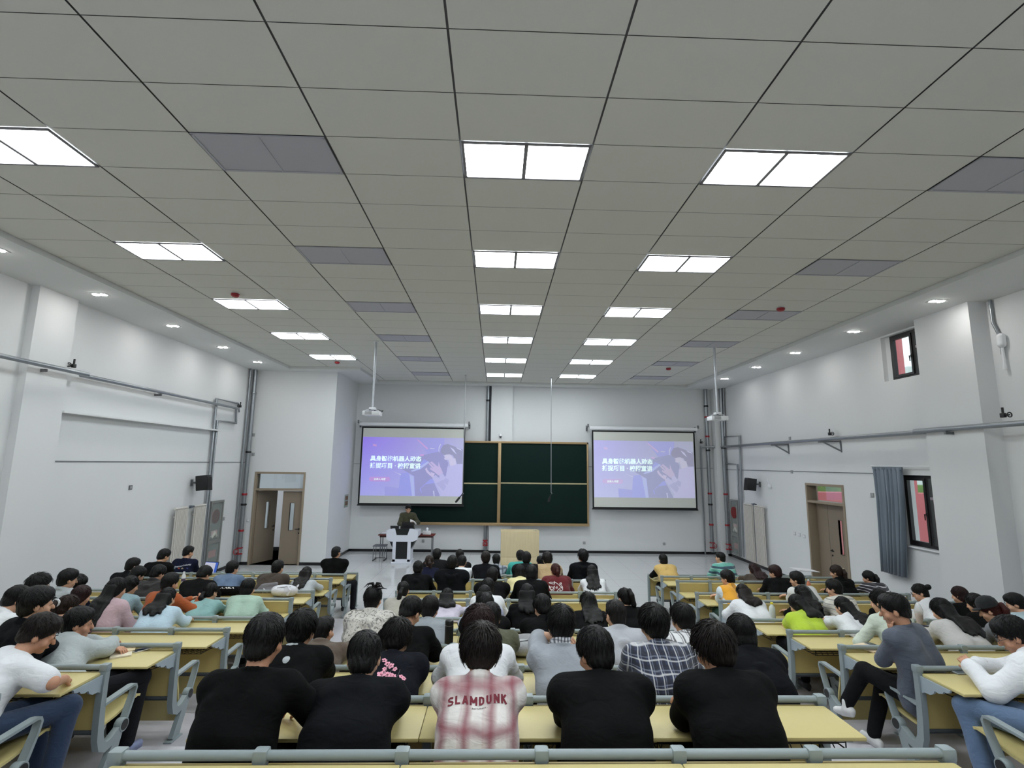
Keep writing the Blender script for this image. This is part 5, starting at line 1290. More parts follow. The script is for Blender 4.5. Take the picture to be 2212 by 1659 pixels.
for r, w in WIN.items(): bench(XRB, r, 'grey-framed yellow bench row of the window-side block, '+w, 'bench rows of the window-side block', OCC.get(('q', r), ()), front=(r == 11))
def deskz(r): return RAIL[r-1]-.18
def on_desk(u, v, r): p = atZ(u, v, deskz(r)); return (float(p[0]), float(p[1]), float(deskz(r)))

# ================================================================== things lying on the desks
def blob(name, parent, m, fn, lo, hi, h=.012, loc=(0, 0, 0)):
    g = Grid(lo, hi, h); fn(g); V, Q = g.mesh(); o = link(name, fast_mesh(name, V, Q), parent, loc); o.data.materials.append(m); return o
def book(loc, size, rz, label, cover, group=None):
    t = thing('book', label, 'book', loc, group, rz); w, d, hh = size
    m = MB(); m.box((0, 0, .0012), (w, d, .0024)); m.box((0, 0, hh-.0012), (w, d, .0024)); m.box((-w/2+.001, 0, hh/2), (.002, d, hh)); m.build('cover', mat('cover_%d_%d_%d' % cover, cover, .5, var=.12, scale=50), t, smooth=0)
    m = MB(); m.box((.002, 0, hh/2), (w-.008, d-.008, hh-.005)); m.build('pages', mat('paper', (232, 228, 216), .8, var=.03, scale=200, stretch=(1, 1, 20)), t, smooth=0)
    return t
def phone(loc, rz, label, c=(28, 34, 48), case=(206, 204, 198)):
    t = thing('phone', label, 'phone', loc, None, rz); m = MB(); m.box((0, 0, .0045), (.076, .16, .009), bev=.004); m.build('case', mat('case_%d_%d_%d' % case, case, .4), t)
    m = MB(); m.box((0, 0, .0095), (.070, .152, .0012), bev=.0005); m.build('screen', mat('phone_glass', c, .08), t)
    return t
x, y, z = on_desk(262, 1413, 4); book((x, y, z+.001), (.16, .22, .012), .55, 'thick cream book with orange print lying under a thinner one', (224, 214, 190))
x, y, z = on_desk(272, 1404, 4); book((x, y, z+.014), (.15, .21, .006), .5, 'thin cream booklet with orange and dark bands, topmost on the empty desk end', (226, 206, 168))
x, y, z = on_desk(308, 1404, 4); phone((x, y, z+.001), -.5, 'dark-screened phone in a pale case beside the cream books')
x, y, z = on_desk(1852, 1374, 5); book((x, y, z+.001), (.17, .24, .010), .35, 'open white notebook with an orange edge by the mint sleeve', (230, 228, 222))
x, y, z = on_desk(1876, 1401, 4); book((x, y, z+.001), (.16, .22, .012), .3, 'white and orange book under the slate elbow', (228, 206, 176))
x, y, z = on_desk(1890, 1399, 4); phone((x, y, z+.014), .3, 'dark phone lying on the white and orange book')
x, y, z = on_desk(2090, 1452, 3); t = thing('tablet', 'grey tablet lying by the clasped hands', 'tablet', (x, y, z+.001), None, .05)
m = MB(); m.box((0, 0, .005), (.26, .10, .010), bev=.004); m.build('shell', mat('tablet_shell', (150, 158, 162), .4), t); m = MB(); m.box((0, 0, .0105), (.245, .088, .001)); m.build('screen', mat('tablet_glass', (92, 100, 108), .25), t, smooth=0)
x, y, z = on_desk(1999, 1353, 5); phone((x, y, z+.001), 1.2, 'dark phone flat on the desk below the iced drink', case=(60, 60, 66))
# black flask with a strap
x, y, z = on_desk(969, 1402, 4); t = thing('vacuum_flask', 'tall black vacuum flask standing in the centre block', 'flask', (x, y+.0, z+.001))
m = MB(); m.lathe([(.001, 0), (.038, 0), (.041, .004), (.041, .205), (.038, .212)], seg=24); m.build('body', mat('black_flask', (16, 17, 18), .35), t)
m = MB(); m.lathe([(.040, .213), (.040, .25), (.036, .258), (.028, .262), (.001, .262)], seg=24); m.build('lid', M_black, t); m = MB(); m.lathe([(.0405, .2125), (.0405, .216)], seg=24); m.build('ring', M_steel, t)
m = MB(); m.tube([(.037, 0, .24), (.075, .01, .232), (.09, .015, .19), (.072, .01, .13)], .006, 6, flat=(1, .5)); m.build('strap', M_black, t)
# backpacks and bags
def backpack(loc, rz, label, c1, c2, s=1., tilt=0.):
    t = thing('backpack', label, 'backpack', loc, None, rz)
    def body(g): g.ell((0, 0, .09*s), (.23*s, .15*s, .10*s), None, .0); g.cap((-.16*s, 0, .08*s), (.16*s, .0, .08*s), .085*s, .075*s, .04); g.folds(.005, 3, 30)
    blob('body', t, c1, body, (-.32*s, -.24*s, -.03), (.32*s, .24*s, .26*s))
    def pocket(g): g.ell((-.06*s, -.09*s, .10*s), (.14*s, .085*s, .075*s), None, 0); g.folds(.003, 8, 30)
    blob('front_pocket', t, c2, pocket, (-.3*s, -.26*s, -.02), (.2*s, .1*s, .24*s))
    m = MB(); m.tube([(-.20*s, -.06*s, .13*s), (-.08*s, -.13*s, .165*s), (.08*s, -.10*s, .18*s), (.19*s, .02*s, .15*s)], .004, 6); m.build('zip', M_black, t)
    m = MB(); m.tube([(.10*s, -.08*s, .18*s), (.16*s, -.12*s, .12*s), (.12*s, -.16*s, .04*s)], .013*s, 6, flat=(1.6, .5)); m.build('strap', c1, t)
    m = MB(); m.tube([(.19*s, .04*s, .15*s), (.235*s, .05*s, .18*s), (.245*s, -.02*s, .15*s)], .008*s, 6); m.build('handle', c1, t)
    return t
gb1 = cloth('bag_grey', (142, 142, 144), .85); gb2 = cloth('bag_grey_pale', (166, 168, 170), .85); wb = cloth('bag_white', (206, 206, 212), .7)
x, y, z = on_desk(1140, 1428, 4); backpack((x+.0, y+.16, z), .08, 'big light grey backpack lying on the desk beside the olive jacket', gb1, gb2, .92)
x, y, z = on_desk(606, 1294, 7); backpack((x, y+.14, z+.02), -.05, 'white backpack lying on the desk behind the mint sweater', wb, cloth('bag_white2', (218, 218, 222), .7), .86)
x, y, z = on_desk(568, 1290, 7); t = thing('tote_bag', 'grey cloth bag standing by the white backpack', 'bag', (x, y+.14, z))
blob('bag', t, cloth('bag_dull', (120, 118, 122)), lambda g: (g.cap((-.12, 0, .06), (.12, 0, .06), .055, None, 0), g.cap((-.08, .02, .13), (.13, .02, .17), .04, .03, .06), g.folds(.004, 5, 30)), (-.25, -.15, -.02), (.25, .15, .28))
m = MB(); m.tube([(-.05, -.05, .02), (-.03, -.06, .11), (.03, -.06, .05)], .006, 6); m.build('handle', wb, t)
x, y, z = on_desk(484, 1291, 7); t = thing('duffel_bag', 'black bag with a white printed pattern beside the denim shirt', 'bag', (x, y+.14, z))
blob('bag', t, K(), lambda g: (g.cap((-.16, 0, .07), (.16, 0, .07), .075, .07, 0), g.folds(.004, 7, 26)), (-.3, -.15, -.02), (.3, .15, .2))
m = MB()
for k, (a, b) in enumerate(((-.12, .02), (-.06, .03), (0, .015), (.05, .028), (-.02, .04))): m.tube([(a, -.058+b*.3, .115), (a+.03, -.046, .128+b*.2), (a+.05, -.056, .118)], .010, 6, flat=(1, .4))
m.build('print', mat('white_print', (224, 222, 222), .8), t)
x, y, z = on_desk(1162, 1368, 5); t = thing('shoulder_bag', 'small white bag with black trim in front of the straight black hair', 'bag', (x, y+.06, z))
blob('bag', t, wb, lambda g: (g.cap((-.06, 0, .05), (.06, .03, .08), .05, .04, 0), g.folds(.004, 12, 34)), (-.2, -.15, -.02), (.2, .18, .2)); m = MB(); m.tube([(-.10, -.02, .02), (-.05, -.05, .10), (.06, -.02, .13), (.14, .02, .12)], .005, 6); m.build('strap', M_black, t)
x, y, z = on_desk(1884, 1352, 6); t = thing('shoulder_bag', 'black bag slumped next to the pale mint sleeve', 'bag', (x, y+.05, z))
blob('bag', t, K(), lambda g: (g.cap((-.10, 0, .05), (.10, .02, .07), .055, .065, 0), g.ell((.10, .05, .14), (.05, .05, .06), None, .03), g.folds(.005, 15, 30)), (-.25, -.15, -.02), (.25, .18, .26)); m = MB(); m.tube([(-.12, -.03, .04), (-.04, -.06, .11), (.08, -.04, .13)], .006, 6); m.build('strap', M_black, t)
# bottles and cups
def bottle(loc, label, c, cap, hh=.21, r=.033, name='bottle'):
    t = thing(name, label, 'bottle', loc)
    m = MB(); m.lathe([(.001, 0), (r*.9, 0), (r, .006), (r, hh*.62), (r*.9, hh*.7), (r*.45, hh*.86), (r*.42, hh*.92)], seg=18); m.build('body', c, t, smooth=60)
    m = MB(); m.lathe([(r*.5, hh*.90), (r*.5, hh), (r*.4, hh*1.01), (.001, hh*1.01)], seg=16); m.build('bottle_cap', cap, t)
    return t
x, y, z = on_desk(1748, 1279, 8); t = bottle((x, y, z+.001), 'orange drink bottle with a pale cap on the window-side desk', mat('orange_drink', (214, 132, 98), .25), M_white)
m = MB(); m.lathe([(.0335, .06), (.0335, .11)], seg=18); m.build('paper_label', mat('bottle_label', (222, 186, 160), .6), t)
x, y, z = on_desk(1669, 1335, 6); bottle((x, y, z+.001), 'squat clear bottle with a yellow top near the lime sleeve', mat('cloudy_plastic', (206, 212, 208), .25), mat('yellow_cap', (222, 206, 60), .4), .20, .04)
x, y, z = on_desk(395, 1262, 8); t = bottle((x, y, z+.001), 'white patterned bottle behind the rust jacket', M_white, M_white, .21, .034)
m = MB(); m.lathe([(.0345, .05), (.0345, .10)], seg=18); m.build('paper_label', mat('violet_label', (88, 76, 110), .6), t)
x, y, z = on_desk(501, 1322, 7); p = atY(501, 1318, ROWY[7]-.20); t = bottle((float(p[0]), float(p[1]), deskz(7)+.001), 'pink-lidded clear tumbler with a loop between teal and mint sweaters', mat('tumbler_plastic', (186, 168, 136), .2), mat('pink_lid', (222, 168, 176), .4), .22, .04, 'tumbler')
m = MB(); m.tube([(.02, 0, .20), (.055, -.01, .215), (.075, -.01, .20), (.06, 0, .17)], .005, 6); m.build('loop', mat('yellow_loop', (210, 192, 128), .5), t)
x, y, z = on_desk(1987, 1347, 5); t = thing('drink_cup', 'clear plastic cup of iced amber tea with a pointed lid', 'cup', (x, y, z+.001))
m = MB(); m.lathe([(.001, .002), (.030, .002), (.040, .11), (.001, .11)], seg=22); m.build('tea', mat('amber_tea', (206, 146, 66), .2, var=.2, scale=40), t)
m = MB(); m.lathe([(.032, 0), (.047, .15), (.046, .15), (.031, .003)], seg=22); m.build('cup', mat('clear_plastic', (228, 230, 230), .15, alpha=.35), t, smooth=60)
m = MB(); m.lathe([(.049, .15), (.047, .165), (.030, .215), (.012, .25), (.001, .252)], seg=22); m.build('lid', mat('clear_plastic', alpha=.35), t, smooth=60)
# laptop on the front desk of the doorway block
p = atY(444, 1232, ROWY[11]-.16); z = deskz(11); t = thing('laptop', 'open laptop with a blue and white page on its screen', 'laptop', (float(p[0]), float(p[1]), z+.001), None, -.25)
m = MB(); m.box((0, 0, .008), (.34, .24, .016), bev=.004); m.build('keyboard_base', M_black, t)
R_ = Matrix.Rotation(math.radians(-14), 3, 'X'); m = MB(); m.box((0, .14, .125), (.34, .008, .23), R_, bev=.003); sc_ = m.build('screen_lid', M_black, t)
def on_lid(x, z_): v = R_ @ Vector((x, -.0048, z_-.125)); return (v.x, v.y+.14, v.z+.125)
m = MB(); m.quad(on_lid(-.16, .02), on_lid(.16, .02), on_lid(.16, .23), on_lid(-.16, .23)); m.build('screen_blue', mat('laptop_blue', (60, 96, 190), .4, emit=(50, 84, 180), strength=.5), sc_, smooth=0)
m = MB(); m.quad(*[tuple(np.array(on_lid(a, b))+np.array([0, -.001, 0])) for a, b in ((-.16, .02), (.10, .02), (.10, .22), (-.16, .22))]); m.build('screen_page', mat('laptop_page', (190, 190, 210), .4, emit=(190, 190, 208), strength=.5), sc_, smooth=0)
# papers on the window-side front desks
for (u, v, r, lab, rz) in ((1742, 1247, 10, 'white paper sheets lying at the front of the window block', .1),):
    x, y, z = on_desk(u, v, r); t = thing('paper_sheet', lab, 'paper', (x, y+.05, z+.14), None, rz); m = MB(); m.box((0, 0, 0), (.46, .32, .012), Matrix.Rotation(.08, 3, 'Y')); m.build('sheet', mat('sheet_white', (226, 226, 230), .7), t, smooth=0)

# ================================================================== the front of the room
# chalkboard
M_alu = mat('bronze_aluminium', (172, 146, 108), .35, metal=.35, var=.05); M_board = mat('chalkboard_green', (12, 34, 30), .75, var=.12, scale=1.6, spec=.15)
t = thing('chalkboard', 'wide dark green sliding chalkboard in a bronze frame on the front wall', 'chalkboard', (.125, YB-.16, 0))
bx0, bx1, bz0, bz1 = -3.15, 3.155, .94, 3.84
def bb(x0, x1, z0, z1, y0=-.08, y1=0., name='frame', m_=M_alu, bev=.006):
    m = MB(); m.box(((x0+x1)/2, (y0+y1)/2, (z0+z1)/2), (x1-x0, y1-y0, z1-z0), bev=bev); return m.build(name, m_, t)
bb(bx0, bx1, bz1-.07, bz1); bb(bx0, bx1, bz0, bz0+.09, -.14); bb(bx0, bx0+.06, bz0, bz1); bb(bx1-.06, bx1, bz0, bz1); bb(-.055, .055, bz0+.05, bz1-.05, -.10)
for s in (-1, 1):
    x0, x1 = (bx0+.06, -.055) if s < 0 else (.055, bx1-.06)
    zz = 2.385 if s > 0 else 2.36
    bb(x0, x1, zz, bz1-.07, -.035, -.01, 'board_leaf', M_board, .003); bb(x0, x1, bz0+.09, zz-.02, -.055, -.03, 'board_leaf', M_board, .003); bb(x0, x1, zz-.025, zz+.02, -.065, -.02, 'leaf_rail', mat('pale_rail', (186, 176, 138), .4, metal=.2))
m = MB(); rs = np.random.RandomState(4)
for k in range(46):
    a = rs.rand(); b = rs.rand(); x = .2+2.3*a; z = 1.15+.75*b if k > 20 else 1.72+.22*b
    L = .1+.3*rs.rand(); m.tube([(x, -.0565, z), (x+L*.5, -.0565, z+.03*rs.randn()), (x+L, -.0565, z+.02*rs.randn())], .004+.010*rs.rand(), 4, flat=(1, .03))
m.build('chalk_smear', mat('faint_chalk', (48, 78, 70), .9, var=.5, scale=14, alpha=.35), t, smooth=0)

# projection screens with the projected slide
def glow(name, rgb, s=1.):
    if 'letters' not in name: rgb = tuple(int(.62*a+.38*b) for a, b in zip(rgb, (178, 176, 214)))
    return mat(name, rgb, .9, emit=rgb, strength=SLIDE_STRENGTH*s, var=.02)
def slide_backdrop(name, cs):
    """blue-violet gradient of the slide, lighter to one side, given as four corner colours"""
    if name in MATS: return MATS[name]
    m = mat(name, (150, 150, 200), .9, var=0, emit=(150, 150, 200), strength=SLIDE_STRENGTH); N = m.node_tree.nodes; L = m.node_tree.links; b = N['Principled BSDF']
    tc = N.new('ShaderNodeTexCoord'); sp = N.new('ShaderNodeSeparateXYZ'); L.new(tc.outputs['Generated'], sp.inputs[0])
    nz = N.new('ShaderNodeTexNoise'); nz.inputs['Scale'].default_value = 2.2; L.new(tc.outputs['Generated'], nz.inputs['Vector'])
    def mixc(a, b_, f):
        n = N.new('ShaderNodeMix'); n.data_type = 'RGBA'
        for i, c in ((6, a), (7, b_)):
            if isinstance(c, tuple): n.inputs[i].default_value = lin(c)+(1,)
            else: L.new(c, n.inputs[i])
        L.new(f, n.inputs[0]); return n.outputs[2]
    top = mixc(cs[0], cs[1], sp.outputs[0]); bot = mixc(cs[2], cs[3], sp.outputs[0]); c = mixc(bot, top, sp.outputs[2])
    L.new(c, b.inputs['Base Color']); L.new(c, b.inputs['Emission Color']); return m
def proj_screen(x0, x1, z0, z1, sl, label, pal, tag_):
    """SL = (x0, x1, z0, z1) of the picture"""
    y = YB-.35; t = thing('projection_screen', label, 'projection screen', ((x0+x1)/2, y, 0)); cx = (x0+x1)/2
    def B(a, b, c, d, e, f, nm, m_, bev=0., par=None): m = MB(); m.box(((a+b)/2-cx, (e+f)/2, (c+d)/2), (b-a, f-e, d-c), bev=bev); return m.build(nm, m_, par or t, smooth=30 if bev else 0)
    B(x0-.09, x1+.10, z1+.03, z1+.14, -.06, .06, 'screen_case', M_white, .02)
    for x in (x0-.13, x1+.13):
        m = MB(); m.box((x-cx, .12, z1+.12), (.05, .34, .03), bev=.004); m.box((x-cx, .28, z1+.08), (.06, .02, .2), bev=.004); m.box((x-cx, -.02, z1+.17), (.05, .05, .10), bev=.004); m.build('wall_bracket', mat('bracket_grey', (104, 106, 110), .5), t)
    B(x0, x1, z0, z1, -.004, .0, 'screen_fabric', mat('screen_black_edge', (18, 18, 20), .8))
    w = .055; B(x0+w, x1-w, z0+.06, z1-w, -.006, -.004, 'screen_surface', mat('screen_cloth', (212, 214, 208), .9, var=.01))
    B(x0-.02, x1+.02, z0-.03, z0+.01, -.02, .02, 'weight_bar', M_black, .008)
    sx0, sx1, sz0, sz1 = sl; yy = -.0065
    m = MB(); m.quad((sx0-cx, yy, sz0), (sx1-cx, yy, sz0), (sx1-cx, yy, sz1), (sx0-cx, yy, sz1)); pic = m.build('projected_slide', slide_backdrop('slide_backdrop_'+tag_, pal['bg']), t, smooth=0)
    def S(x, y_): return (sx0+(x-238)/1570*(sx1-sx0)-cx, sz0+(1410-y_)/897*(sz1-sz0))
    lay = [0]
    def poly(pts, c, nm, s=1.):
        lay[0] += 1; d = yy-.0004-.00012*lay[0]; m = MB(); q = [S(*p) for p in pts]; m.add([(a, d, b) for a, b in q], [list(range(len(q)))])
        return m.build(nm, glow('slide_%s_%d_%d_%d' % ((tag_,)+c), c, s), pic, smooth=0)
    P = pal
    poly(((1080, 520), (1510, 520), (1500, 700), (1440, 820), (1240, 760)), P['blue2'], 'blue_shape')
    poly(((860, 1000), (1120, 800), (1460, 720), (1580, 900), (1560, 1100), (1340, 1140), (1470, 1408), (1084, 1408), (1056, 1110)), P['dark'], 'dark_shape')
    poly(((845, 1070), (960, 1050), (975, 1090), (1055, 1110), (1080, 1408), (820, 1408)), P['blue'], 'robot_body'); poly(((985, 1090), (1052, 1112), (1078, 1408), (1036, 1408)), P['blue3'], 'robot_edge')
    poly(((610, 1270), (840, 1290), (820, 1408), (620, 1408)), P['blue2'], 'blue_glow')
    poly(((1160, 900), (1200, 846), (1262, 884), (1170, 955), (1140, 960)), P['blue'], 'robot_arm'); poly(((1120, 975), (1262, 878), (1285, 895), (1150, 1000), (1030, 1040), (1000, 1030)), P['blue3'], 'robot_arm')
    poly(((1152, 1300), (1310, 1150), (1345, 1150), (1370, 1210), (1240, 1230), (1170, 1290), (1185, 1365), (1165, 1340)), P['blue'], 'robot_leg'); poly(((1358, 1330), (1375, 1328), (1385, 1408), (1370, 1408)), P['light'], 'light_streak')
    poly(((1075, 545), (1100, 545), (1260, 680), (1240, 698)), P['pink'], 'light_streak'); poly(((1290, 672), (1360, 678), (1355, 688), (1290, 684)), P['light'], 'light_streak'); poly(((1130, 770), (1195, 768), (1190, 800), (1140, 796)), P['pink'], 'light_streak')
    poly(((720, 1035), (735, 1040), (855, 1085), (850, 1096)), P['light'], 'light_streak')
    poly(((1450, 700), (1490, 625), (1560, 605), (1660, 640), (1800, 690), (1802, 912), (1720, 920), (1690, 850), (1640, 775), (1560, 770), (1510, 780), (1470, 755)), P['hair'], 'headset_and_hair')
    poly(((1600, 655), (1660, 690), (1705, 765), (1650, 720)), P['light'], 'hair_shine'); poly(((1690, 655), (1760, 680), (1790, 710), (1720, 680)), P['light'], 'hair_shine')
    poly(((1462, 608), (1440, 650), (1430, 700), (1438, 748), (1420, 720), (1422, 655), (1445, 612)), P['light'], 'headset_band')
    poly(((1512, 790), (1540, 772), (1600, 766), (1640, 800), (1652, 830), (1600, 858), (1580, 850), (1530, 852), (1512, 838), (1520, 812)), P['skin'], 'face')
    poly(((1585, 858), (1650, 826), (1690, 830), (1705, 930), (1640, 950), (1608, 942)), P['skin'], 'neck')
    poly(((1568, 960), (1640, 942), (1720, 915), (1802, 912), (1806, 1408), (1458, 1408), (1484, 1350), (1400, 1215), (1340, 1130), (1388, 1085), (1470, 1160), (1440, 1085), (1492, 1050), (1545, 1130)), P['shirt'], 'shirt')
    poly(((1545, 1130), (1600, 1160), (1580, 1240), (1500, 1180)), P['shirt2'], 'shirt_shade'); poly(((1400, 1215), (1500, 1160), (1560, 1260), (1520, 1330)), P['shirt2'], 'shirt_shade')
    poly(((1222, 1000), (1242, 975), (1300, 1040), (1375, 1062), (1352, 1130), (1300, 1095), (1250, 1050)), P['hand2'], 'hand'); poly(((1270, 912), (1322, 880), (1395, 940), (1425, 960), (1428, 880), (1455, 960), (1502, 1050), (1430, 1092), (1372, 1045), (1300, 1000), (1310, 960)), P['hand'], 'hand')
    for a in ((1270, 930, 1340, 985), (1290, 905, 1365, 960), (1250, 1000, 1320, 1060)): poly(((a[0], a[1]), (a[0]+8, a[1]-6), (a[2], a[3]), (a[2]-8, a[3]+4)), P['dark'], 'finger_gap')
    cap_ = [(365+35-35*math.cos(w), 1160-36*math.sin(w)) for w in np.linspace(-PI/2, PI/2, 9)]+[(655+36*math.cos(w), 1160+36*math.sin(w)) for w in np.linspace(-PI/2, PI/2, 9)]
    poly(cap_, P['pill'], 'name_pill'); poly(((395, 620), (455, 630), (455, 660), (400, 655)), P['pink'], 'pale_mark')
    lay[0] += 4; d = yy-.0004-.00012*lay[0]-.0006
    def text(s, x0_, x1_, yc, c, nm, bold=.012, sg=1.):
        me = text_mesh(s, 1., bold); xs = [v.co.x for v in me.vertices]; ys = [v.co.y for v in me.vertices]; a, b = S(x0_, yc), S(x1_, yc); k = (b[0]-a[0])/(max(xs)-min(xs)); mx_, my_ = (max(xs)+min(xs))/2, (max(ys)+min(ys))/2
        for v in me.vertices: v.co = Vector(((a[0]+b[0])/2+(v.co.x-mx_)*k, d, a[1]+(v.co.y-my_)*k))
        me.materials.append(glow('slide_letters', (226, 252, 244), 1.35*sg)); link(nm, me, pic)
    text('具身智能机器人动态', 366, 1160, 843, 0, 'lettering', .022); text('捕捉项目 · 校招宣讲', 366, 1150, 952, 0, 'lettering', .022); text('主讲人:马腾', 440, 620, 1160, 0, 'lettering', .012)
    return t
palL = dict(bg=((150, 128, 234), (172, 172, 206), (166, 166, 232), (178, 180, 214)), blue=(140, 146, 232), blue2=(146, 146, 222), blue3=(176, 188, 244), dark=(134, 134, 186), light=(206, 208, 236), pink=(206, 150, 216), hair=(132, 132, 162), skin=(206, 200, 222), shirt=(186, 182, 226), shirt2=(168, 166, 212), hand=(196, 176, 216), hand2=(206, 192, 224), pill=(198, 140, 216))
palR = dict(bg=((172, 168, 218), (176, 178, 200), (186, 188, 226), (180, 184, 206)), blue=(158, 166, 226), blue2=(160, 164, 220), blue3=(186, 198, 240), dark=(150, 154, 184), light=(212, 214, 232), pink=(206, 180, 216), hair=(142, 142, 158), skin=(208, 204, 216), shirt=(196, 194, 222), shirt2=(176, 176, 206), hand=(202, 188, 208), hand2=(210, 200, 218), pill=(204, 176, 214))
proj_screen(-4.715, -1.10, 1.60, 4.285, (-4.655, -1.15, 1.91, 3.92), 'projection screen beside the doorway recess showing a vivid violet slide', palL, 'vivid')
proj_screen(3.385, 7.075, 1.55, 4.27, (3.445, 7.005, 1.94, 3.915), 'projection screen at the pipes showing the same slide in paler violet', palR, 'pale')

# podium
M_pw = mat('podium_white', (216, 220, 232), .4, var=.015); M_pb = mat('podium_black', (20, 24, 26), .35)
px_, py_ = -2.84, 16.39
t = thing('podium', 'white multimedia podium with black front panels, facing the seats', 'podium', (px_, py_, 0))
m = MB(); m.box((0, .30, .03), (.60, .62, .06), bev=.01); m.build('base', M_pw, t)
m = MB()
for s in (-1, 1): m.box((s*.225, .02, .36), (.10, .05, .62), bev=.008)
m.box((0, .02, .095), (.55, .05, .08), bev=.006); m.build('front_frame', M_pw, t)
m = MB(); m.box((0, .035, .40), (.36, .03, .56)); m.build('front_panel', M_pb, t, smooth=0)
m = MB(); m.box((0, .34, .36), (.54, .50, .66), bev=.01); m.build('cabinet', M_pw, t)
m = MB(); m.prism([(-.27, .42), (.27, .42), (.46, .80), (-.46, .80)], 1, .06, .58); m.build('flare', M_pb, t, smooth=0)
m = MB(); m.prism([(-.475, .72), (-.34, .65), (.34, .65), (.475, .72), (.485, .98), (.44, 1.0), (.30, 1.035), (.225, 1.035), (.165, .845), (-.165, .845), (-.225, 1.035), (-.30, 1.035), (-.44, 1.0), (-.485, .98)], 1, -.01, .04); m.build('fascia', M_pw, t, smooth=0)
m = MB(); m.prism([(-.165, .85), (.165, .85), (.222, 1.03), (-.222, 1.03)], 1, .012, .035); m.build('fascia_panel', M_pb, t, smooth=0)
m = MB(); m.prism([(-.485, .80), (.485, .80), (.485, .97), (-.485, .97)], 1, .04, .60); m.build('desk_box', M_pw, t, smooth=0)
m = MB(); m.box((-.30, .34, 1.035), (.26, .02, .10), Matrix.Rotation(.3, 3, 'X')); m.build('touch_panel', M_black, t, smooth=0)
t2 = thing('laptop', 'black laptop open on the podium in front of the speaker', 'laptop', (px_+.13, py_+.33, .972))
m = MB(); m.box((0, .0, .01), (.36, .25, .02), bev=.004); m.build('keyboard_base', M_black, t2); m = MB(); m.box((0, -.145, .125), (.36, .01, .24), Matrix.Rotation(.2, 3, 'X'), bev=.003); m.build('screen_lid', M_black, t2)
# table and chair beside it
ty_ = 17.38
t = thing('table', 'dark red wooden table standing behind the podium', 'table', (-2.84, ty_, 0))
m = MB(); m.box((0, 0, .735), (1.80, .45, .028), bev=.006); m.build('tabletop', mat('mahogany', (104, 34, 28), .35, var=.2, scale=8, stretch=(.2, 3, 1)), t)
m = MB(); m.box((0, -.02, .69), (1.70, .36, .05)); m.build('apron', mat('dark_mahogany', (58, 22, 20), .4), t, smooth=0)
for x in (-.82, .82):
    for y in (-.17, .17): m = MB(); m.tube([(x, y, .70), (x, y, .01)], .016, 8); m.build('leg', mat('leg_grey', (120, 122, 126), .4, metal=.4), t)
t = thing('chair', 'grey chair without cushion standing at the end of the dark red table', 'chair', (-3.62, 17.02, 0), None, .0)
m = MB(); m.box((0, 0, .44), (.40, .38, .03), bev=.012); m.build('seat', mat('seat_grey', (108, 110, 118), .5), t)
for x in (-.17, .17):
    m = MB(); m.tube([(x, -.17, .43), (x, -.19, .03)], .011, 8); m.build('leg', mat('leg_grey', (120, 122, 126), .4, metal=.4), t)
    m = MB(); m.tube([(x, .17, .43), (x, .19, .03)], .011, 8); m.build('leg', MATS['leg_grey'], t)
    m = MB(); m.tube([(x, -.24, .015), (x, .24, .015)], .013, 8); m.build('foot_bar', mat('leg_dark', (66, 62, 62), .5), t)
m = MB(); m.tube([(-.17, .02, .06), (.17, .02, .06)], .009, 8); m.build('stretcher', MATS['leg_dark'], t)
t = thing('tissue_box', 'white tissue box on the dark red table', 'tissue box', (-2.20, ty_-.05, .7505))
m = MB(); m.box((0, 0, .055), (.26, .13, .11), bev=.005); m.build('box', M_white, t)
blob('tissue', t, mat('tissue_paper', (238, 240, 244), .9), lambda g: (g.cap((0, 0, .10), (.0, 0, .17), .02, .045, .02), g.folds(.008, 2, 60)), (-.1, -.1, .08), (.1, .1, .27), .008)
t = thing('notebook', 'notebook lying at the end of the dark red table', 'notebook', (-3.58, ty_, .7505)); m = MB(); m.box((0, 0, .012), (.24, .30, .024), bev=.003); m.build('cover', mat('notebook_grey', (150, 152, 160), .5), t); m = MB(); m.box((0.01, 0, .027), (.2, .26, .004)); m.build('loose_sheet', mat('sheet_white', (226, 226, 230), .7), t, smooth=0)
t = thing('paper_bundle', 'white papers held up in the hand of the speaker', 'paper', tuple(i_teach['O']+i_teach['W'][-1]))
m = MB(); n = 9
V = [(.20*(j/n-.45), -.03-.02*k+.03*math.sin(3*j/n), .035*math.sin(2.6*j/n+.6)+.11*(k-.2)*(1-.5*j/n)-.05*j/n) for k in (0, 1) for j in range(n+1)]
m.add(V, [(j, j+1, n+2+j, n+1+j) for j in range(n)]); o = m.build('sheet', mat('sheet_white', (226, 226, 230), .7), t); o.modifiers.new('thickness', 'SOLIDIFY').thickness = .012
# plywood stand
t = thing('plywood_stand', 'pale plywood lectern seen from its plain back', 'lectern', (.78, 16.28, 0)); M_ply = mat('pale_plywood', (206, 190, 152), .5, var=.10, scale=7, stretch=(6, 6, .35))
m = MB(); m.box((0, .0, .625), (1.17, .03, .76), bev=.003); m.build('back_panel', M_ply, t); m = MB(); m.box((0, .0, .12), (1.17, .03, .24), bev=.003); m.build('plinth_panel', M_ply, t)
for s in (-1, 1): m = MB(); m.box((s*.575, .25, .50), (.02, .46, .99), bev=.003); m.build('side_panel', M_ply, t)
m = MB(); m.box((0, .25, .998), (1.19, .52, .02), bev=.003); m.build('top', M_ply, t)
t2 = thing('microphone_base', 'small chrome microphone base on the plywood lectern', 'microphone', (1.28, 16.34, 1.009)); m = MB(); m.lathe([(.03, 0), (.03, .008), (.01, .012)], seg=14); m.build('foot', M_steel, t2); m = MB(); m.tube([(0, 0, .01), (-.03, 0, .03), (-.10, 0, .032)], .006, 6); m.build('stalk', M_steel, t2)

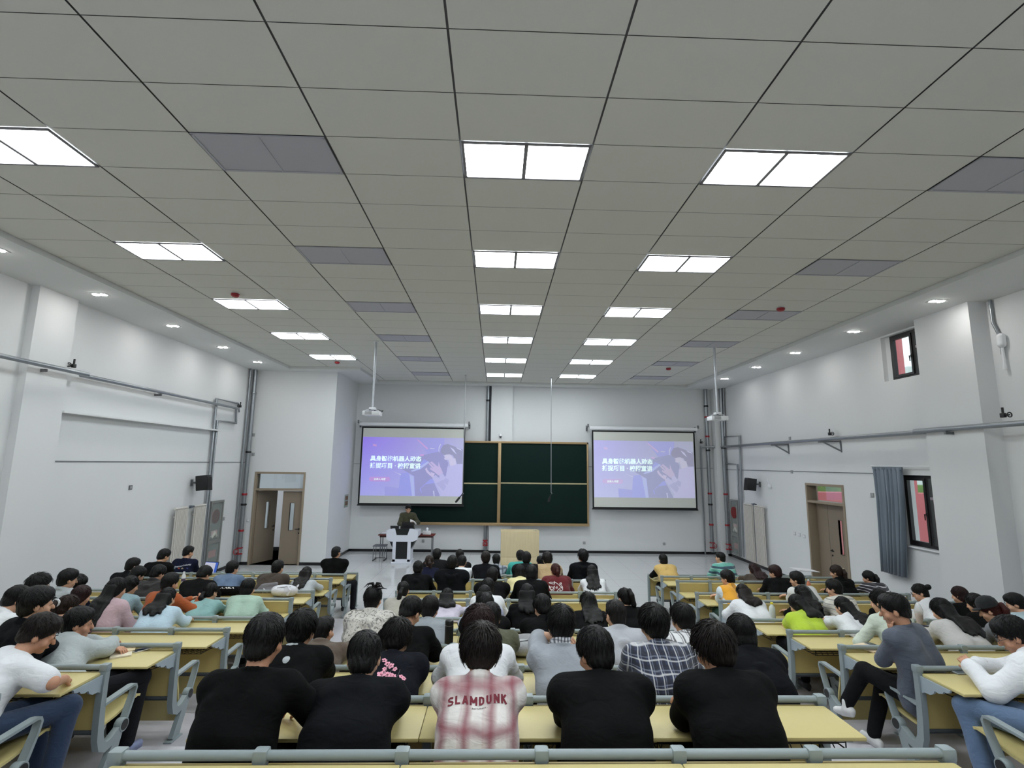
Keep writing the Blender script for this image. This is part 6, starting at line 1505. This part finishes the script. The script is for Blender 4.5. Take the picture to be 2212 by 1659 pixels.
# hanging projectors
def projector(x, y, label):
    t = thing('projector', label, 'projector', (x, y, ZC)); zb = 4.16-ZC
    m = MB(); m.lathe([(.06, 0), (.06, -.012)], seg=18); m.build('ceiling_plate', M_white, t)
    m = MB(); m.tube([(0, 0, -.01), (0, 0, -.9)], .028, 14); m.tube([(0, 0, -.85), (0, 0, zb+.16)], .022, 14); m.build('pole', mat('pole_white', (196, 200, 208), .3, metal=.2), t)
    m = MB(); m.box((0, 0, zb+.14), (.14, .14, .05), bev=.01); m.box((0, 0, zb+.10), (.26, .20, .012), bev=.004)
    for s in (-1, 1): m.bar((s*.04, .02, zb+.12), (s*.16, -.08, zb+.075), .02, .012)
    m.build('mount', M_white, t)
    m = MB(); m.box((0, 0, zb+.02), (.40, .30, .105), bev=.018); b = m.build('housing', M_white, t)
    m = MB(); m.lathe([(.045, .15), (.048, .165), (.03, .17), (.001, .16)], (.10, 0, zb+.02), 18, axis=1); m.build('lens', M_black, b)
    m = MB()
    for k in range(7): m.box((-.06, -.152, zb-.012+.012*k), (.16, .004, .005))
    m.build('vent', mat('vent_grey', (120, 122, 126), .5), b, smooth=0)
    m = MB(); m.tube([(.05, -.02, zb+.09), (.14, -.06, zb+.11), (.20, -.02, zb+.085), (.24, .02, zb+.09), (.20, .06, zb+.06)], .008, 6); m.tube([(-.14, -.05, zb+.09), (-.05, -.10, zb+.10), (.10, -.08, zb+.09)], .007, 6); m.build('cable', M_black, t)
projector(-2.93, 12.16, 'white projector on a long ceiling pole, doorway side'); projector(5.25, 12.04, 'white projector on a long ceiling pole, window side')
# hanging microphones
def hang_mic(x, y, zb, tilt, label):
    t = thing('hanging_microphone', label, 'microphone', (x, y, ZC)); d = zb-ZC
    m = MB(); m.tube([(0, 0, 0), (0, 0, d)], .013, 8); m.build('rod', M_steel, t)
    m = MB(); m.lathe([(.03, 0), (.022, -.03), (.012, -.04)], seg=12); m.build('canopy', M_steel, t)
    v = Vector((tilt, 0, -.20)); m = MB(); m.tube([(0, 0, d+.02), (.03, 0, d-.02), (.0, 0, d-.05)], .007, 6); m.build('clip', M_steel, t)
    p0 = Vector((0, 0, d-.03)); m = MB(); m.tube([p0, p0+v*.5, p0+v*.55, p0+v*1.25, p0+v*1.35], [.014, .018, .032, .034, .012], 12); m.build('capsule', M_black, t)
hang_mic(-1.04, 16.66, 2.12, -.16, 'black microphone hanging on a steel rod before the vivid slide'); hang_mic(1.79, 16.81, 2.15, -.07, 'black microphone hanging on a steel rod before the chalkboard')
# dome camera on the flat column
t = thing('dome_camera', 'white dome camera fixed to the column above the chalkboard', 'camera', (.15, YB-.20, 4.03)); m = MB(); m.lathe([(.045, .07), (.055, .05), (.055, -.01), (.04, -.02)], seg=16); m.build('housing', M_white, t); m = MB(); m.lathe([(.042, -.02), (.038, -.045), (.02, -.06), (.001, -.064)], seg=16); m.build('dome', M_black, t); m = MB(); m.box((0, .03, .05), (.06, .06, .05)); m.build('arm', M_white, t)

# ================================================================== pipes, radiators, cabinets on the walls
def pipe_run(label, path, r, rings=(), base=None, m_=None, bl=None):
    t = thing('pipe', label, 'pipe', tuple(path[0])); o = Vector(path[0]); m = MB(); m.tube([Vector(p)-o for p in path], r, 12); m.build('run', m_ or M_pipe, t, smooth=50)
    for z, c in rings:
        p = Vector(path[0]); m = MB(); m.lathe([(r+.012, -.03), (r+.014, -.026), (r+.014, .026), (r+.012, .03)], (0, 0, z-o.z), 14); m.build('coupling', {'r': M_red, 'k': M_black, 'g': M_pipe}[c], t)
        if c == 'k': m = MB(); m.box((.05, .03, z-o.z), (.03, .08, .03)); m.build('clamp', M_black, t)
    return t
def valve(label, loc, rz=0.):
    t = thing('red_valve', label, 'valve', loc, None, rz); m = MB(); m.lathe([(.085, -.10), (.085, -.07), (.055, -.06), (.055, .06), (.085, .07), (.085, .10)], seg=18); m.build('body', M_red, t)
    m = MB(); m.lathe([(.03, -.20), (.03, -.05)], (0, 0, .0), 12, axis=1); m.build('stem', M_steel, t); m = MB(); m.tube([(.075*math.cos(a), -.20, .075*math.sin(a)) for a in np.linspace(0, 2*PI, 15)], .011, 6); m.tube([(-.07, -.20, 0), (.07, -.20, 0)], .008, 6); m.build('hand_wheel', M_red, t)
    return t
pipe_run('thick steel riser pipe in the doorway corner', [(-7.50, YD-.13, .10), (-7.50, YD-.13, ZS)], .062, [(5.1, 'g'), (3.3, 'k'), (2.05, 'r'), (1.75, 'k'), (1.0, 'r')]); valve('red valve at the foot of the doorway corner riser', (-7.50, YD-.13, .42))
pipe_run('thin steel pipe beside the doorway corner riser', [(-7.57, YD-.30, .05), (-7.57, YD-.30, ZS)], .03)
pipe_run('long thin steel pipe along the doorway-side wall', [(XL+.30, 1.5, 4.53), (XL+.30, 9.3, 4.53), (XL+.14, 9.35, 4.53), (XL+.14, 15.1, 4.53)], .032)
pipe_run('outer looped steel pipe down to the doorway-side radiators', [(XL+.06, 15.30, 4.45), (XL+.06, 15.2, 4.69), (XL+.06, 14.02, 4.69), (XL+.06, 14.05, .1)], .024); pipe_run('inner looped steel pipe down to the doorway-side radiators', [(XL+.06, 15.10, 4.55), (XL+.06, 15.17, 4.12), (XL+.06, 14.16, 4.11), (XL+.06, 14.18, .1)], .024)
pipe_run('steel riser pipe behind the chalkboard', [(-.32, YB-.09, .1), (-.32, YB-.09, ZS)], .055, [(5.3, 'k'), (.95, 'r')]); valve('red valve at the foot of the pipe behind the chalkboard', (-.32, YB-.12, .34))
pipe_run('dark narrow pipe beside the riser behind the chalkboard', [(-.235, YB-.05, 3.8), (-.235, YB-.05, ZS)], .035, m_=mat('dark_pipe', (74, 76, 82), .4, metal=.5))
pipe_run('thick steel riser pipe nearer the paler slide', [(7.62, YB-.14, .1), (7.62, YB-.14, ZS)], .062, [(5.22, 'k'), (4.82, 'r'), (4.12, 'r'), (3.62, 'k'), (2.10, 'r'), (1.72, 'k'), (1.03, 'r')]); valve('red valve at the foot of the riser nearer the paler slide', (7.62, YB-.14, .33))
pipe_run('thick steel riser pipe in the window-side corner', [(8.05, YB-.45, .1), (8.05, YB-.45, ZS)], .062, [(3.7, 'k'), (2.1, 'r'), (1.05, 'r')]); valve('red valve at the foot of the window-side corner riser', (8.05, YB-.45, .33))
pipe_run('thin vertical pipe at the edge of the paler slide', [(7.38, YB-.10, .02), (7.38, YB-.10, 3.78)], .026)
pipe_run('long steel pipe along the window-side wall', [(7.38, YB-.12, 3.74), (8.02, YB-.30, 3.74), (XR-.16, 17.9, 3.74), (XR-.16, 9.36, 3.74), (7.74, 9.30, 3.74), (7.74, 3.0, 3.74)], .036)
pipe_run('outer stepped pipe down to the window-side radiators', [(XR-.07, 17.98, ZS), (XR-.07, 18.05, 4.10), (XR-.07, 16.95, 4.07), (XR-.07, 17.10, .15)], .024); pipe_run('inner stepped pipe down to the window-side radiators', [(XR-.07, 18.10, 3.68), (XR-.07, 18.11, 3.16), (XR-.07, 17.22, 3.13), (XR-.07, 17.28, .15)], .022)
pipe_run('two-bend pipe on the wall past the window pillar', [(XR-.08, 7.35, 3.9), (XR-.08, 7.35, 3.0), (XR-.08, 7.12, 2.7), (XR-.08, 7.12, 1.5)], .026); pipe_run('straight pipe on the wall past the window pillar', [(XR-.08, 7.2, 4.05), (XR-.08, 7.2, 3.0)], .028)
pipe_run('bent conduit dropping from the soffit past the window pillar', [(XR-.04, 7.95, ZS), (XR-.04, 7.95, 5.45), (XR-.04, 7.86, 5.18), (XR-.04, 7.86, 4.9)], .022)
t = thing('junction_box', 'white junction box with hanging conduit past the window pillar', 'junction box', (XR-.05, 7.84, 5.12)); blob('box', t, M_white, lambda g: (g.cap((0, 0, -.06), (0, 0, .06), .06, None, 0),), (-.12, -.12, -.2), (.12, .12, .2)); m = MB(); m.tube([(0, 0, -.12), (0, .0, -.40)], .022, 8); m.lathe([(.03, -.48), (.03, -.40)], (0, 0, 0), 10); m.build('stub', M_white, t)
def small_valve(label, loc, axis_y=True):
    t = thing('gate_valve', label, 'valve', loc); m = MB(); m.box((0, 0, 0), (.05, .07, .07), bev=.01); m.lathe([(.016, 0), (.016, .12)], seg=10); m.build('body', M_black, t); m = MB()
    m.tube([(.0, -.10+.0, .0), (0, 0, 0)], .012, 8); m.tube([(.035*math.cos(a), -.10, .035*math.sin(a)) for a in np.linspace(0, 2*PI, 13)], .009, 6); m.build('hand_wheel', M_black, t); return t
small_valve('small black valve on the doorway-side wall pipe by the pillar', (XL+.15, 9.15, 4.66)); small_valve('small black valve where the doorway-side pipe meets the corner', (XL+.10, 15.25, 4.62)); small_valve('small black valve over the window-side pipe near the curtain', (XR-.16, 12.15, 3.86)); small_valve('small black valve past the window pillar', (7.74, 7.6, 3.88)); small_valve('small black valve atop the thin pipe by the paler slide', (7.38, YB-.12, 3.90))
for y, lab in ((14.2, 'grey triangular pipe bracket nearer the front corner, window side'), (12.0, 'grey triangular pipe bracket over the window-side door')):
    t = thing('pipe_bracket', lab, 'bracket', (XR, y, 3.70)); m = MB(); m.bar((0, 0, -.02), (-.20, .55, -.02), .035); m.bar((0, 0, -.28), (-.02, .0, 0), .03); m.bar((0, 0, -.26), (-.15, .42, -.03), .03); m.build('arm', mat('bracket_grey', (104, 106, 110), .5), t)
for x, y, z, lab in ((XL+.14, 8.55, 4.50, 'small pipe clamp on the doorway-side pillar'), (XL+.07, 11.6, 4.50, 'small pipe clamp midway on the doorway-side wall'), (7.78, 8.62, 3.70, 'pipe clamp on the window pillar')):
    t = thing('pipe_clamp', lab, 'clamp', (x, y, z)); m = MB(); m.box((.0, 0, -.03), (.16, .04, .05), bev=.006); m.build('saddle', mat('bracket_grey', (104, 106, 110), .5), t)
# radiators
def radiator(x, y0, y1, z0, z1, face, label):
    t = thing('radiator', label, 'radiator', (x, (y0+y1)/2, 0)); w = y1-y0; n = 8; M_rad = mat('radiator_white', (206, 202, 196), .45)
    for i in range(n):
        y = -w/2+w*(i+.5)/n; m = MB(); m.tube([(0, y, z0+.03), (0, y, z1-.03)], .021, 8); m.tube([(face*.04, y, z0+.03), (face*.04, y, z1-.03)], .017, 8); m.build('column', M_rad, t)
    for z in (z0, z1): m = MB(); m.tube([(0, -w/2-.03, z), (0, w/2+.03, z)], .028, 10); m.build('header', M_rad, t)
    m = MB(); m.box((-face*.06, 0, z1-.2), (.06, w*.6, .03)); m.build('wall_hook', M_rad, t, smooth=0)
    return t
radiator(XL+.12, 12.64, 13.08, .15, 1.90, 1, 'white column radiator on the doorway-side wall, farther from the fire cabinet'); radiator(XL+.12, 13.40, 13.86, .15, 1.90, 1, 'white column radiator on the doorway-side wall, next to the fire cabinet')
radiator(XR-.12, 16.22, 16.75, .15, 1.87, -1, 'white column radiator on the window-side wall, next to the fire cabinet'); radiator(XR-.12, 15.56, 16.06, .15, 1.87, -1, 'white column radiator on the window-side wall, nearer the door')
for x, y, lab in ((XL+.12, 13.24, 'blue-grey coupling between the doorway-side radiators'), (XR-.12, 16.14, 'grey coupling between the window-side radiators')):
    t = thing('radiator_coupling', lab, 'coupling', (x, y, 1.90)); m = MB(); m.tube([(0, -.14, 0), (0, .14, 0)], .022, 10); m.lathe([(.036, -.04), (.036, .04)], (0, 0, 0), 12, axis=1); m.build('union', mat('coupling_grey', (104, 112, 124), .4, metal=.4), t)
# fire cabinets
def fire_cabinet(x, y0, y1, z0, z1, face, label):
    t = thing('fire_cabinet', label, 'fire cabinet', (x, (y0+y1)/2, 0)); w = y1-y0; M_fc = mat('cabinet_grey', (138, 140, 138), .4, metal=.2)
    m = MB(); zb = z0+.36*(z1-z0)
    for a, b, c, d in ((-w/2, w/2, z1-.06, z1), (-w/2, w/2, z0, z0+.06), (-w/2, -w/2+.06, z0+.06, z1-.06), (w/2-.06, w/2, z0+.06, z1-.06), (-w/2+.06, w/2-.06, zb-.05, zb+.05)): m.box((face*.02, (a+b)/2, (c+d)/2), (.05, b-a, d-c))
    m.build('frame', M_fc, t, smooth=0)
    m = MB(); m.box((-face*.02, 0, (z0+z1)/2), (.02, w-.04, z1-z0-.04)); m.build('inner_back', mat('cabinet_inside', (44, 56, 52), .6), t, smooth=0)
    m = MB(); m.lathe([(.02, -.05), (.19, -.05), (.19, .02), (.02, .02)], (face*.0, 0, z1-.42), 20, axis=0); m.build('hose_reel', mat('hose_red', (120, 30, 34), .5), t)
    m = MB(); m.box((face*.012, .0, z1-.85), (.01, w*.45, .12)); m.build('notice', mat('notice_pink', (190, 150, 150), .6), t, smooth=0)
    m = MB(); m.tube([(0, -.12, zb+.1), (0, 0, zb+.22), (0, .12, zb+.12)], .045, 10); m.build('hose', mat('hose_canvas', (178, 178, 170), .8), t)
    m = MB(); m.box((face*.0, 0, z0+.28), (.02, w*.55, .18)); m.build('extinguisher_notice', mat('notice_red', (150, 84, 84), .6), t, smooth=0)
    m = MB(); m.box((face*.022, 0, (z0+z1)/2), (.004, w-.1, z1-z0-.1)); m.build('glass', mat('cabinet_glass', (220, 228, 226), .05, alpha=.18), t, smooth=0)
    return t
fire_cabinet(XL+.05, 14.24, 14.88, .28, 1.96, 1, 'grey glazed fire hose cabinet on the doorway-side wall'); fire_cabinet(XR-.05, 17.36, 17.88, .14, 1.94, -1, 'grey glazed fire hose cabinet on the window-side wall')
# loudspeakers
def speaker(x, y, z, rz, label):
    t = thing('loudspeaker', label, 'loudspeaker', (x, y, z), None, rz)
    m = MB(); m.box((0, 0, 0), (.30, .27, .37), Matrix.Rotation(-.12, 3, 'X'), bev=.015); b = m.build('cabinet', M_black, t)
    m = MB(); m.box((0, -.138, -.016), (.27, .008, .33), Matrix.Rotation(-.12, 3, 'X')); m.build('grille', mat('grille_black', (10, 10, 11), .7, bump=.4, bscale=500), b, smooth=0)
    m = MB(); m.box((0, .20, 0), (.05, .18, .05)); m.box((0, .285, 0), (.12, .012, .16)); m.build('wall_mount', mat('bracket_grey', (104, 106, 110), .5), t, smooth=0)
speaker(XL+.29, 13.40, 2.48, PI/2+.1, 'black loudspeaker on the doorway-side wall above the radiators'); speaker(XR-.29, 15.95, 2.52, -PI/2-.1, 'black loudspeaker on the window-side wall above the radiators')
t = thing('router', 'white wall antenna box beside the window-side loudspeaker', 'router', (XR-.03, 15.30, 2.50)); m = MB(); m.box((0, 0, 0), (.05, .13, .10), bev=.01); m.build('box', M_white, t); m = MB(); m.tube([(-.02, .05, .04), (-.02, .06, .22)], .008, 6); m.build('antenna', M_white, t)
# switches, sockets and a sign
M_plate = mat('switch_plate', (198, 200, 204), .4); M_plate2 = mat('grey_cover_plate', (156, 158, 160), .5)
def plate(loc, ax, label, m_=M_plate):
    t = thing('wall_socket', label, 'wall plate', loc); s = (.02, .09, .09) if ax == 0 else (.09, .02, .09); m = MB(); m.box((0, 0, 0), s, bev=.004); m.build('plate', m_, t)
    o = MB(); q = (.024, .05, .05) if ax == 0 else (.05, .024, .05); o.box((0, 0, 0), q, bev=.003); o.build('insert', M_white if m_ is M_plate else M_plate2, t)
for loc, ax, lab, m_ in (((3.14, YB-.01, .35), 1, 'low socket on the front wall under the chalkboard end', M_plate2), ((5.96, YB-.01, .34), 1, 'low socket on the front wall under the paler slide', M_plate2), ((-2.48, YB-.01, .37), 1, 'low socket on the front wall behind the dark red table', M_plate2), ((-7.24+.0-.14-.2, YD-.01, 1.28), 1, 'light switch by the doorway, next to the riser', M_plate), ((-7.38, YD-.01, 1.28), 1, 'light switch by the doorway, next to the door frame', M_plate), ((-7.45, YD-.01, 3.83), 1, 'upper cover plate high beside the doorway corner riser', M_plate2), ((-7.40, YD-.01, 3.24), 1, 'lower cover plate high beside the doorway corner riser', M_plate2), ((XL+.01, 11.18, 2.46), 0, 'dark socket alone on the doorway-side wall', mat('dark_plate', (98, 98, 102), .5)), ((XL+.01, 15.1, 1.42), 0, 'small switch past the doorway-side fire cabinet', M_plate2), ((XR-.01, 14.20, 1.28), 0, 'light switch by the window-side door, farthest from the frame', M_plate), ((XR-.01, 13.98, 1.27), 0, 'middle light switch by the window-side door', M_plate), ((XR-.01, 13.76, 1.26), 0, 'light switch by the window-side door, closest to the frame', M_plate), ((XR-.01, 14.11, 3.85), 0, 'cover plate above the window-side wall pipe', M_plate2), ((XR-.01, 14.13, 2.93), 0, 'small sensor on the line above the window-side door', M_plate2), ((XR-.01, 11.12, 2.48), 0, 'socket between the window-side door and the curtain', M_plate2), ((XR-.01, 17.95, 1.40), 0, 'switch beside the window-side fire cabinet', M_plate2)): plate(loc, ax, lab, m_)
t = thing('wall_sign', 'small wall sign with two brown picture panels in the doorway recess', 'sign', (XREC+.012, 17.84, 1.75)); m = MB(); m.box((0, 0, 0), (.015, .40, .42), bev=.003); m.build('board', mat('sign_green_grey', (150, 160, 154), .5), t)
for z in (-.075, .095): m = MB(); m.box((.009, 0, z), (.006, .30, .13)); m.build('picture_panel', mat('sign_brown', (112, 82, 58), .5, var=.3, scale=20), t, smooth=0)
# ================================================================== light and view
w = bpy.data.worlds.new('world'); SC.world = w; w.use_nodes = True
bg = w.node_tree.nodes['Background']; bg.inputs['Color'].default_value = (.93, .97, 1.0, 1); bg.inputs['Strength'].default_value = SKY_STRENGTH
SC.view_settings.view_transform = 'Standard'; SC.view_settings.look = 'None'; SC.view_settings.exposure = EXPOSURE; SC.view_settings.gamma = 1
SC.view_settings.use_curve_mapping = False
SC.cycles.max_bounces = 10; SC.cycles.diffuse_bounces = 6; SC.cycles.glossy_bounces = 3; SC.cycles.transmission_bounces = 4; SC.cycles.transparent_max_bounces = 8
SC.cycles.sample_clamp_indirect = 6; SC.cycles.use_denoising = True; SC.cycles.caustics_reflective = False; SC.cycles.caustics_refractive = False
